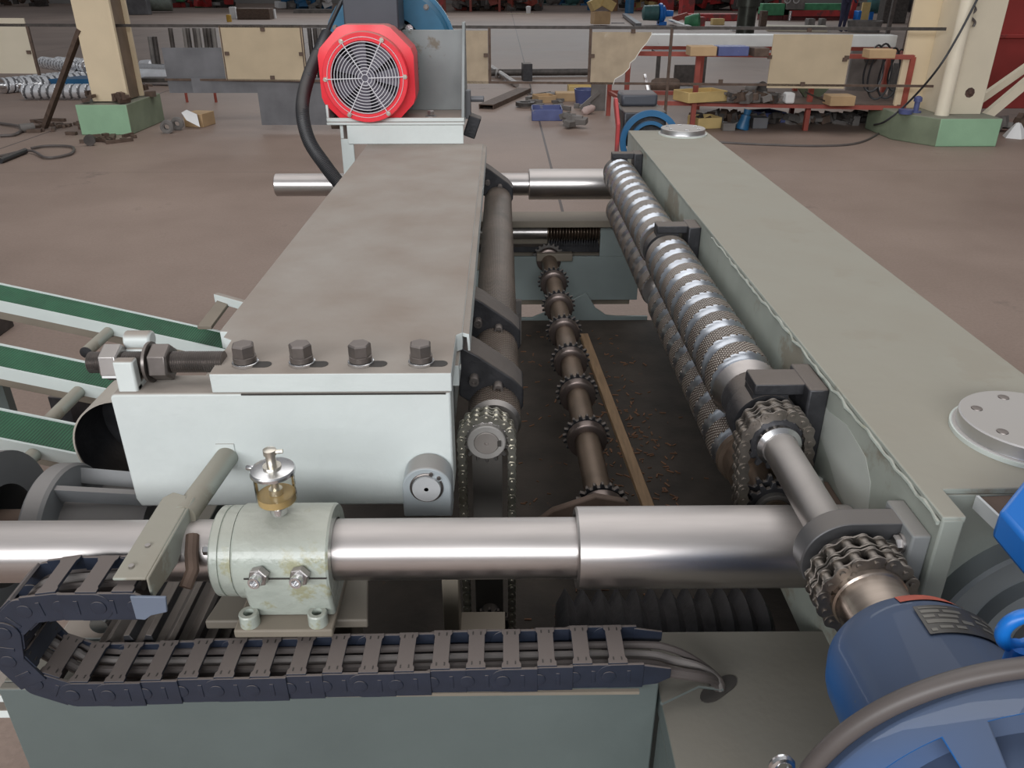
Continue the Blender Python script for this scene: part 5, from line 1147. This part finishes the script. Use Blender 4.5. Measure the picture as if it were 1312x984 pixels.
b = MB(); c = G(100, 118); b.box(c.x-.5, c.x+.6, c.y+.1, c.y+.6, 0, .19); b.build('blue_crate', blue_d, label='dark blue crate under the spiral rolls behind the left column', cat='crate')
# tubes right of left column
MB().cyl(G(172, 108)+V((0, 0, .13)), G(230, 110)+V((0, 0, .13)), .13, n=24).build('white_roller_tube', roll_m, label='thick pale steel tube lying right of the left column', cat='tube')
MB().cyl(G(172, 94)+V((0, 0, .09)), G(230, 95)+V((0, 0, .09)), .09, n=24).build('silver_tube', steel_b, label='bright steel tube lying behind the thick pale tube', cat='tube')
c = G(195, 88); MB().lathe(c+V((-.2, 0, .09)), (1, -.5, .0), [(0, .07), (.2, .09), (.3, .09), (.34, .05), (.34, .03), (.3, 0)], 20).build('roll_journal', roll_m, label='bright roll end on the pile right of the left column', cat='roller')
for i, px in enumerate((192, 198, 218, 236, 240, 249, 253, 262, 267, 273, 396, 403, 409)):
    p = Q(px+3, 64 if px > 210 else 72, 11.2 if px > 210 else 17); q = Q(px, 36 if px > 210 else 47, 11.2 if px > 210 else 17)
    b = MB(); b.cyl(V((p.x, p.y, (.51 if px > 210 else .0))), q, (.028 if px > 210 else .045), n=10); b.build('standing_bar', ironb if i % 3 else concrete_d, label='upright dark steel bar in the row behind the grey sheet' if i < 10 else 'upright dark bar left of the red fan cowl', cat='bar', group='upright bars behind the sheets' if i < 10 else 'upright bars by the fan')
t = thing('bar_rack', 'low rack holding the upright bars, hidden behind the grey steel sheets', 'rack', (-4, 11.2, 0)); b = MB(); b.box(-4.7, -2.3, 11.1, 11.3, .46, .51); b.build('rack_top', ironb, t)
for px in (345, 420):
    p = Q(px, 80, 11.2); b = MB(); b.box(p.x-.02, p.x+.02, 11.18, 11.22, 0, .46); b.build('leg', rack_red, t)
for px in (240, 277):
    p = G(px, 131); MB().cyl(p, p+V((0, .0, .4)), .02, n=10).build('red_peg', rack_red, label=('left' if px < 250 else 'right')+' red peg leg below the grey steel sheet', cat='peg')
# parts by the left plinth
for i, (px, py) in enumerate(((216, 170), (229, 166))):
    p = G(px, py)+V((0, 0, .075)); b = MB(); b.ring(p, (.2, -1, 0), .03, .075, .07, 24); b.ring(p+V((.0, -.002, 0)), (.2, -1, 0), .045, .06, .078, 24); b.build('bearing_ring', concrete_d, label=('left' if i == 0 else 'right')+' of two grey bearings on the floor by the left plinth', cat='bearing')
bx_on('open_carton', 236, 262, 163, .16, 0, 'small brown carton with white paper beside the left plinth', 'box', card, .3, -.2)
b = MB(); c = G(246, 165); b.prism([(0, 0), (.16, -.04), (.12, .12), (.0, .14), (-.06, .08)], c+V((-.05, 0, .10)), (1, 0, -.3), (0, .5, .8), .01); b.build('white_rag', white_p, label='white paper scrap hanging over the small brown carton', cat='paper')
MB().tube(catmull([G(0, 158, .02), G(28, 163, .03), G(20, 172, .02), G(0, 174, .02)], 8), .018, 8).build('thin_hose', cable_m, label='grey hose curve on the floor at the left edge, upper one', cat='hose')
MB().tube(catmull([G(0, 200, .02), G(38, 193, .03), G(60, 202, .02), G(90, 197, .02), G(92, 188, .02), G(60, 187, .02), G(40, 190, .02)], 8), .014, 8).build('thin_hose', cable_m, label='thin looped hose on the floor in front of the left plinth', cat='hose')
MB().tube([G(0, 206, .03), G(33, 193, .03)], .028, 10).build('short_black_hose', black_p, label='black hose handle on the floor at the left edge', cat='handle')
MB().cyl(G(27, 170)+V((0, 0, .05)), G(45, 168)+V((0, 0, .05)), .05, n=12).build('cable_drum', concrete_d, label='small grey cylinder on floor left of the prop foot', cat='cylinder')
b = MB()
for i in range(34):
    c = G(random.uniform(40, 108), random.uniform(155, 178)) if i < 18 else G(random.uniform(108, 172), random.uniform(174, 184)); b.obox(c+V((0, 0, .02)), (random.uniform(.06, .3), random.uniform(.02, .06), .035), RZ(random.uniform(0, 3)))
b.build('floor_scrap', rust, kind='stuff', label='rusty scrap strips scattered around the foot of the left plinth', cat='scrap')
c = G(117, 186); MB().lathe(c+V((0, 0, .06)), (.3, -1, 0), [(0, .03), (0, .06), (.06, .06), (.06, .03)], 12).build('dark_coil', ironb, label='small dark coil on the floor before the left plinth', cat='coil')
# floor cable right
MB().tube(catmull([G(915, 182, .01), G(970, 185, .01), G(1050, 187, .01), G(1100, 183, .01), G(1130, 168, .01), G(1148, 150, .05)], 8), .014, 8).build('floor_cable', cable_m, label='black cable snaking over the floor in front of the red rack', cat='cable')

# far row
def far_box(name, px0, px1, yb_, yt, label, cat, m, dep=.8, z=0):
    p0 = G(px0, yb_, z); p1 = G(px1, yb_, z); top = Q((px0+px1)/2, yt, p0.y).z
    b = MB(); b.box(p0.x, p1.x, p0.y, p0.y+dep, z, max(top, z+.05)); return b
far_box('x', 163, 190, 19, -10, '', '', None, .5).build('dark_cabinet', sheet_m, label='dark grey cabinet behind the left cream column', cat='cabinet', bevel=.02)
p = G(125, 17); q = G(222, 16); b = MB(); b.cyl(V((p.x, p.y, .45)), V((q.x, q.y, .45)), .38, n=28); b.build('large_green_tube', pm('grey_green_tube', (.2, .23, .2), .5, var=.2), label='large grey-green tube lying far behind the fence at left', cat='tube')
t = thing('brown_machine_bed', 'long brown machine bed with white end pieces far behind the plywood board', 'machine', tuple(G(325, 25)))
far_box('x', 304, 346, 25, 11, '', '', None).build('bed', rust, t, bevel=.02); far_box('x', 295, 303, 24, 9, '', '', None, .2).build('end_piece', white_p, t, bevel=.01); far_box('x', 345, 353, 24, 12, '', '', None, .2).build('end_piece', white_p, t, bevel=.01)
MB().lathe(G(294, 28), (0, 0, 1), [(0, .1), (.25, .1), (.27, .08)], 16).build('yellow_tin', yellow, label='small yellow tin standing before the brown machine bed', cat='tin')
far_box('x', 376, 425, 17, 12, '', '', None).build('grey_bar_stack', concrete_d, label='low grey bar left of the motor terminal box, far away', cat='bar')
rnd = random.Random(3)
def heap(px0, px1, yb_, h, n, label, mats_, sz=.35, z=0):
    if yb_ < 20: n = int(n*1.8); h *= 1.3; sz *= 1.6
    out = []
    for mi, m in enumerate(mats_):
        b = MB()
        for i in range(n):
            c = G(rnd.uniform(px0, px1), yb_-rnd.uniform(0, 3), z); b.obox(c+V((0, 0, rnd.uniform(.05, h))), (rnd.uniform(.3, 1)*sz, rnd.uniform(.3, 1)*sz, rnd.uniform(.2, .8)*sz), RZ(rnd.uniform(0, 3))@RX(rnd.uniform(-.5, .5)))
        out.append(b)
    big = MB()
    for mi, b in enumerate(out):
        base = len(big.v); big.v += b.v; big.f += [tuple(i+base for i in f) for f in b.f]; big.m += [mi]*len(b.f)
    big.build('scrap_heap', mats_, kind='stuff', label=label, cat='scrap', bevel=0)
heap(192, 300, 10, .7, 26, 'heap of dark and red machine parts far behind the left fence', [ironb, mach_red, concrete_d, green_m])
heap(360, 420, 12, .7, 16, 'heap of pale bagged castings left of the terminal box', [concrete_d, white_p, blue_d])
heap(-20, 62, 9, .6, 12, 'dark reddish heap at the top left corner', [ironb, rust])
heap(585, 690, 14, .7, 40, 'long low heap of machine parts on the far rack', [ironb, rust, concrete_d, rack_red], .4)
t = thing('far_rack', 'red post rack filled with parts far behind the motor bracket', 'rack', tuple(G(620, 16)))
for px in (570, 603, 640): p = G(px, 15); b = MB(); b.box(p.x-.06, p.x+.06, p.y, p.y+.12, 0, 1.6); b.build('post', rack_red, t)
p = G(570, 15); q = G(672, 15); b = MB(); b.box(p.x, q.x, p.y, p.y+.1, .55, .62); b.build('rail', rack_red, t)
far_box('x', 562, 569, 15, -5, '', '', None).build('far_red_panel', mach_red, label='red panel just right of the blue gearbox, far away', cat='cabinet')  # a plain red panel, drawn as a deep box
far_box('x', 668, 675, 12, -5, '', '', None, .2).build('tan_post', ply2, label='tan post at the end of the far parts rack', cat='post')
MB().lathe(G(677, 17), (0, 0, 1), [(0, .1), (.3, .13), (.33, .05)], 12).build('white_can', white_p, label='white can on floor at the end of the far rack', cat='can')
b = MB(); b.beam(G(650, 18), G(684, 18), .1, .06); b.build('far_plank', ply3, label='pale strip on floor in front of the far rack', cat='plank')
for i, px in enumerate(range(690, 762, 12)):
    p = G(px, 6+i % 2); b = MB(); b.lathe(p+V((0, 0, .45)), (1 if i % 2 else .3, .6, 0), [(0, .2), (.1, .42), (.7, .42), (.8, .25), (.95, .2)], 18); b.box(p.x-.3, p.x+.6, p.y, p.y+.5, 0, .1)
    b.build('stored_motor', [teal, concrete_d, blue_d][i % 3], label=['first', 'second', 'third', 'fourth', 'fifth', 'sixth'][i]+' from left in the far row of stored motors', cat='motor', group='far row of stored motors')
for px, m, lab in ((757, blue_d, 'dull blue round post far away left of cardboard boxes'), (806, blue_d, 'dull blue round post far away right of the brown post')):
    p = G(px, 13 if px < 800 else 17); MB().cyl(p, p+V((0, 0, 3)), .20 if px < 800 else .22, n=18).build('blue_post', m, label=lab, cat='post')
p = G(786, 14); MB().cyl(p, p+V((0, 0, 3)), .22, n=8).build('brown_post', pm('brown_wrap', (.28, .16, .09), .8), label='brown wrapped post behind the stacked cardboard boxes', cat='post')
for px, lab in ((766, 'left'), (779, 'right')): p = G(px, 10); b = MB(); b.box(p.x-.05, p.x+.05, p.y, p.y+.1, 0, 2.5); b.build('red_upright', pm('vivid_red_paint', (.6, .03, .08), .5), label=lab+' thin bright red upright behind the cardboard boxes', cat='upright')
cbx = [(770, 33, .0, .55, 0, 'cardboard box standing on the floor, bottom of the three'), (764, 33, .55, .45, -.5, 'cardboard box tilted on the stack, left one'), (778, 33, .55, .42, .5, 'cardboard box tilted on the stack, right one')]
for px, py, z, s_, r, lab in cbx:
    p = G(px, py); b = MB(); b.obox(p+V((0, .3, z+s_*.48)), (s_*1.15, .5, s_*.8), RY(r)@RZ(.2)); b.build('cardboard_box', card if z == 0 else card_y, label=lab, cat='box', group=None or 'stacked cardboard boxes', bevel=.01)
t = thing('floor_motor', 'teal electric motor with blue gearbox on the floor beyond the fence', 'motor', tuple(G(850, 33)))
p = G(822, 32); q = G(843, 32); MB().lathe(V((p.x, p.y, .42)), (1, 0, 0), [(0, .15), (.05, .26), ((q.x-p.x)*.95, .28), (q.x-p.x, .2)], 20).build('motor_body', teal, t); q2 = G(856, 33); MB().lathe(V((q.x, q.y, .40)), (1, 0, 0), [(0, .36), (.1, .36), (.15, .28), ((q2.x-q.x)*.7, .28), (q2.x-q.x, .12), (q2.x-q.x+.25, .1)], 20).box(q.x, q2.x, q.y-.2, q.y+.3, 0, .12).build('gearbox', blue_l, t)
b = MB(); b.beam(G(800, 22)+V((0, 0, .1)), G(818, 36)+V((0, 0, .1)), .2, .12); b.beam(G(783, 30), G(800, 30), .1, .05); b.build('grey_profile', sheet_m, label='grey profile bar lying on floor left of the teal motor', cat='bar')
# red machinery centre right
t = thing('red_press_frame', 'large red machine frame far behind the fence, right of the teal motor', 'machine', tuple(G(880, 30)))
far_box('x', 845, 863, 15, -8, '', '', None).build('upright_box', mach_red, t, bevel=.02); far_box('x', 873, 889, 20, -8, '', '', None).build('column', mach_red, t, bevel=.02)
b = far_box('x', 880, 946, 27, 18, '', '', None); b.build('low_beam', mach_red, t, bevel=.02); b = far_box('x', 888, 903, 36, 22, '', '', None, .4); b.build('foot', mach_red, t, bevel=.02)
b = MB(); b.beam(G(862, 30)+V((0, 0, .15)), G(880, 30)+V((0, 0, .3)), .3, .2); b.build('red_wedge', rack_red, label='red wedge-shaped bracket lying before the red frame', cat='bracket')
p = G(888, 36); MB().lathe(p+V((-.3, 0, .2)), (1, -.4, .1), [(0, .18), (.3, .25), (.5, .25), (.5, .15), (.3, 0)], 18, 0, False).build('green_bucket', green_m, label='green bucket tipped over beside the red frame foot', cat='bucket')
b = MB(); b.beam(G(858, 31)+V((0, 0, .15)), G(882, 38)+V((0, 0, .1)), .18, .05); b.build('pale_lath', white_b, label='white slat leaning on the tipped green bucket', cat='slat')
far_box('x', 913, 928, 32, 24, '', '', None, .4).build('small_carton', card_y, label='small yellow carton before the red low beam', cat='box', bevel=.01)
far_box('x', 938, 944, 40, 34, '', '', None, .2).build('white_pot', white_p, label='small white and blue pot beside the oily column', cat='pot', bevel=.01)
t = thing('oily_column', 'dark oily round steel column standing behind the white beam', 'column', tuple(G(953, 50)))
p = G(953, 52); MB().lathe(p, (0, 0, 1), [(0, .26), (.9, .26), (.9, .33), (3, .33)], 28).build('column_body', pm('oily_dark_steel', (.06, .065, .055), .3, .6, var=.4, vs=3), t)
# green and red machine
t = thing('green_red_machine', 'green topped machine with red cross bar and gauges far behind the big plywood board', 'machine', tuple(G(1040, 30)))
b = MB(); p = G(975, 26); q = G(1088, 26); zz = Q(1030, 8, p.y).z; b.box(p.x, q.x, p.y, p.y+.6, zz-.35, zz+.1); b.build('green_bed', green_m, t, bevel=.02)
z2 = Q(1030, 17, p.y).z; b = MB(); b.box(G(1010, 26).x, q.x, p.y-.05, p.y+.2, z2-.12, z2+.12); b.build('red_bar', mach_red, t, bevel=.01)
b = MB(); b.box(p.x, q.x, p.y+.1, p.y+.6, 0, .25); b.box(G(1003, 26).x, G(1015, 26).x, p.y, p.y+.5, 0, 1.0); b.build('machine_base', pm('dark_red_base', (.14, .03, .03), .6, var=.3), t, bevel=.01)
z3 = Q(1016, 2, p.y).z; b = MB(); b.box(G(1004, 26).x, G(1027, 26).x, p.y-.15, p.y, z3-.3, z3+.3); gb = b.build('gauge_plate', concrete_d, t, bevel=.01)
for px in (1009, 1020): c = Q(px, 0, p.y-.16); MB().ring(c, (0, -1, 0), .09, .14, .03, 20).build('gauge', steel_b, gb)
c = Q(1013, 14, p.y-.2); MB().cyl(c, c+V((0, 0, -.45)), .07, n=12).build('hanging_cylinder', steel_b, t)
b = MB(); b.beam(G(982, 39)+V((0, 0, .08)), G(1058, 40)+V((0, 0, .08)), .9, .16); b.build('pale_plank', ply3, label='pale wooden plank resting just above the big plywood board', cat='plank', bevel=.01)
far_box('x', 974, 982, 34, 14, '', '', None, .3).build('rusty_cabinet', rust, label='rusty narrow cabinet left of the green machine', cat='cabinet', bevel=.01)
for i, (px, w_) in enumerate(((1035, 9), (1052, 6))): far_box('x', px, px+w_, 33, 24, '', '', None, .4).build('grey_casting', concrete_d, label=('left' if i == 0 else 'right')+' grey casting on the floor under the red bar', cat='casting', bevel=.02)
# person by the machine
def person(px, py, label):
    p = G(px, py); me = bpy.data.meshes.new('person')
    vs = [(0, 0, .98), (-.10, 0, .92), (-.115, -.02, .50), (-.12, .02, .09), (-.12, -.14, .04), (.10, 0, .92), (.12, .02, .50), (.13, .05, .09), (.15, -.11, .04), (0, .01, 1.18), (0, 0, 1.40), (0, -.01, 1.50), (0, -.03, 1.62), (0, -.03, 1.72), (-.19, 0, 1.40), (-.24, -.03, 1.12), (-.20, -.2, .95), (.19, 0, 1.40), (.25, -.02, 1.12), (.22, -.18, .93), (-.19, -.26, .9), (.21, -.24, .88)]
    es = [(0, 1), (1, 2), (2, 3), (3, 4), (0, 5), (5, 6), (6, 7), (7, 8), (0, 9), (9, 10), (10, 11), (11, 12), (12, 13), (10, 14), (14, 15), (15, 16), (10, 17), (17, 18), (18, 19), (16, 20), (19, 21)]
    rad = [.16, .11, .075, .05, .04, .11, .075, .05, .04, .15, .14, .055, .095, .07, .065, .048, .035, .065, .048, .035, .03, .03]
    me.from_pydata(vs, es, []); me.materials.append(cloth); me.materials.append(shirt)
    o = bpy.data.objects.new('person', me); COL.objects.link(o); o.location = p; o.rotation_euler = (0, 0, .5)
    o.modifiers.new('skin', 'SKIN'); sv = me.skin_vertices[0].data
    for i, r in enumerate(rad): sv[i].radius = (r, r*.85)
    sv[0].use_root = True
    m = o.modifiers.new('sub', 'SUBSURF'); m.levels = m.render_levels = 2
    o['label'] = label; o['category'] = 'person'; o['_w'] = tuple(p)
    h = MB().lathe(p+V((0, .03, 1.60)), (0, 0, 1), [(0, .08), (.05, .11), (.12, .11), (.17, .06), (.18, 0)], 20).build('hair', ironb, o)
    h.location = (0, .02, 1.68)
    return o
person(1078, 41, 'person in dark navy trousers standing by the green machine, head above the frame')
t = thing('blue_machine_motor', 'blue machine with teal motor right of the standing person', 'machine', tuple(G(1105, 28)))
far_box('x', 1098, 1112, 27, 14, '', '', None, .5).build('blue_base', blue_l, t, bevel=.03); p = G(1112, 26); q = G(1131, 26); MB().cyl(V((p.x, p.y+.2, .55)), V((q.x, q.y+.2, .55)), .30, n=22).build('teal_motor', teal, t); far_box('x', 1113, 1118, 26, -5, '', '', None, .2).build('blue_post', blue_l, t)
far_box('x', 1102, 1112, 27, 3, '', '', None, .1, 0).build('cream_cover', card_y, t)
b = MB(); b.beam(G(1089, 24), G(1097, 24)+V((0, 0, 2.0)), .2, .2); b.build('red_lever', mach_red, label='slanting red lever left of the blue machine', cat='lever')
MB().lathe(G(1106, 41), (0, 0, 1), [(0, .5), (.35, .56), (.35, .5), (.05, .45), (.05, 0)], 26, 0, False).build('grey_tub', concrete_d, label='wide grey tub on the floor before the blue machine', cat='tub')
p = G(1155, 27); q = G(1190, 27); MB().lathe(V((p.x, p.y, .75)), (1, -.1, 0), [(0, 0), (.05, .3), (.2, .42), (1.0, .42), (1.15, .3), (1.2, 0)], 24).build('black_tank', black_p, label='black rounded tank left of the right cream column', cat='tank')
b = MB(); p = G(1130, 30); q = G(1160, 30); b.box(p.x, q.x, p.y, p.y+.6, 0, 1.2); b.build('dark_machine', ironb, label='dark machine body between blue machine and black tank', cat='machine', bevel=.03)
for i, px in enumerate((1132, 1158, 1164, 1170)):
    p = Q(px, 60, 13.0); MB().beam(V((p.x, 13.0, 0)), V((p.x+.05, 13.0, 2.2)), .05, .05, upv=(0, 1, 0)).build('upright_profile', rust if i else ironb, label=['first', 'second', 'third', 'fourth'][i]+' from left of the thin upright profiles left of right column', cat='profile')
heap(1080, 1180, 24, 1.2, 14, 'dark background heap behind the blue machine', [ironb, concrete_d])
heap(880, 1000, 14, 1.2, 22, 'heap of red and dark parts behind the oily column', [ironb, mach_red, concrete_d], .6)
heap(800, 870, 14, .9, 14, 'heap of mixed parts behind the teal motor', [ironb, rack_red, card_y])
heap(1200, 1330, 17, 1.9, 16, 'dark heap above the red steel machine side', [ironb, teal], .7)
heap(1210, 1330, 168, .10, 10, 'rubble strip on floor under the red machine side', [rust, concrete_d], .2)
heap(890, 1140, 160, .10, 26, 'small rubble lying on floor under the red rack', [rust, ironb, concrete_d], .16)
heap(935, 1000, 133, .08, 12, 'small parts lying along the lower rack shelf', [rust, ironb, concrete_d], .14, .337)
b = MB(); p = Q(1186, 40, 10.4); b.prism([(0, 0), (.10, .0), (.2, .55), (.12, .55)], p+V((-.05, 0, 0)), (1, 0, 0), (0, 0, 1), .01); b.build('paper_sheet', white_p, label='white paper sheet taped to the left side of the right column', cat='paper')

for o in bpy.data.objects:
    if '_w' in o: del o['_w']
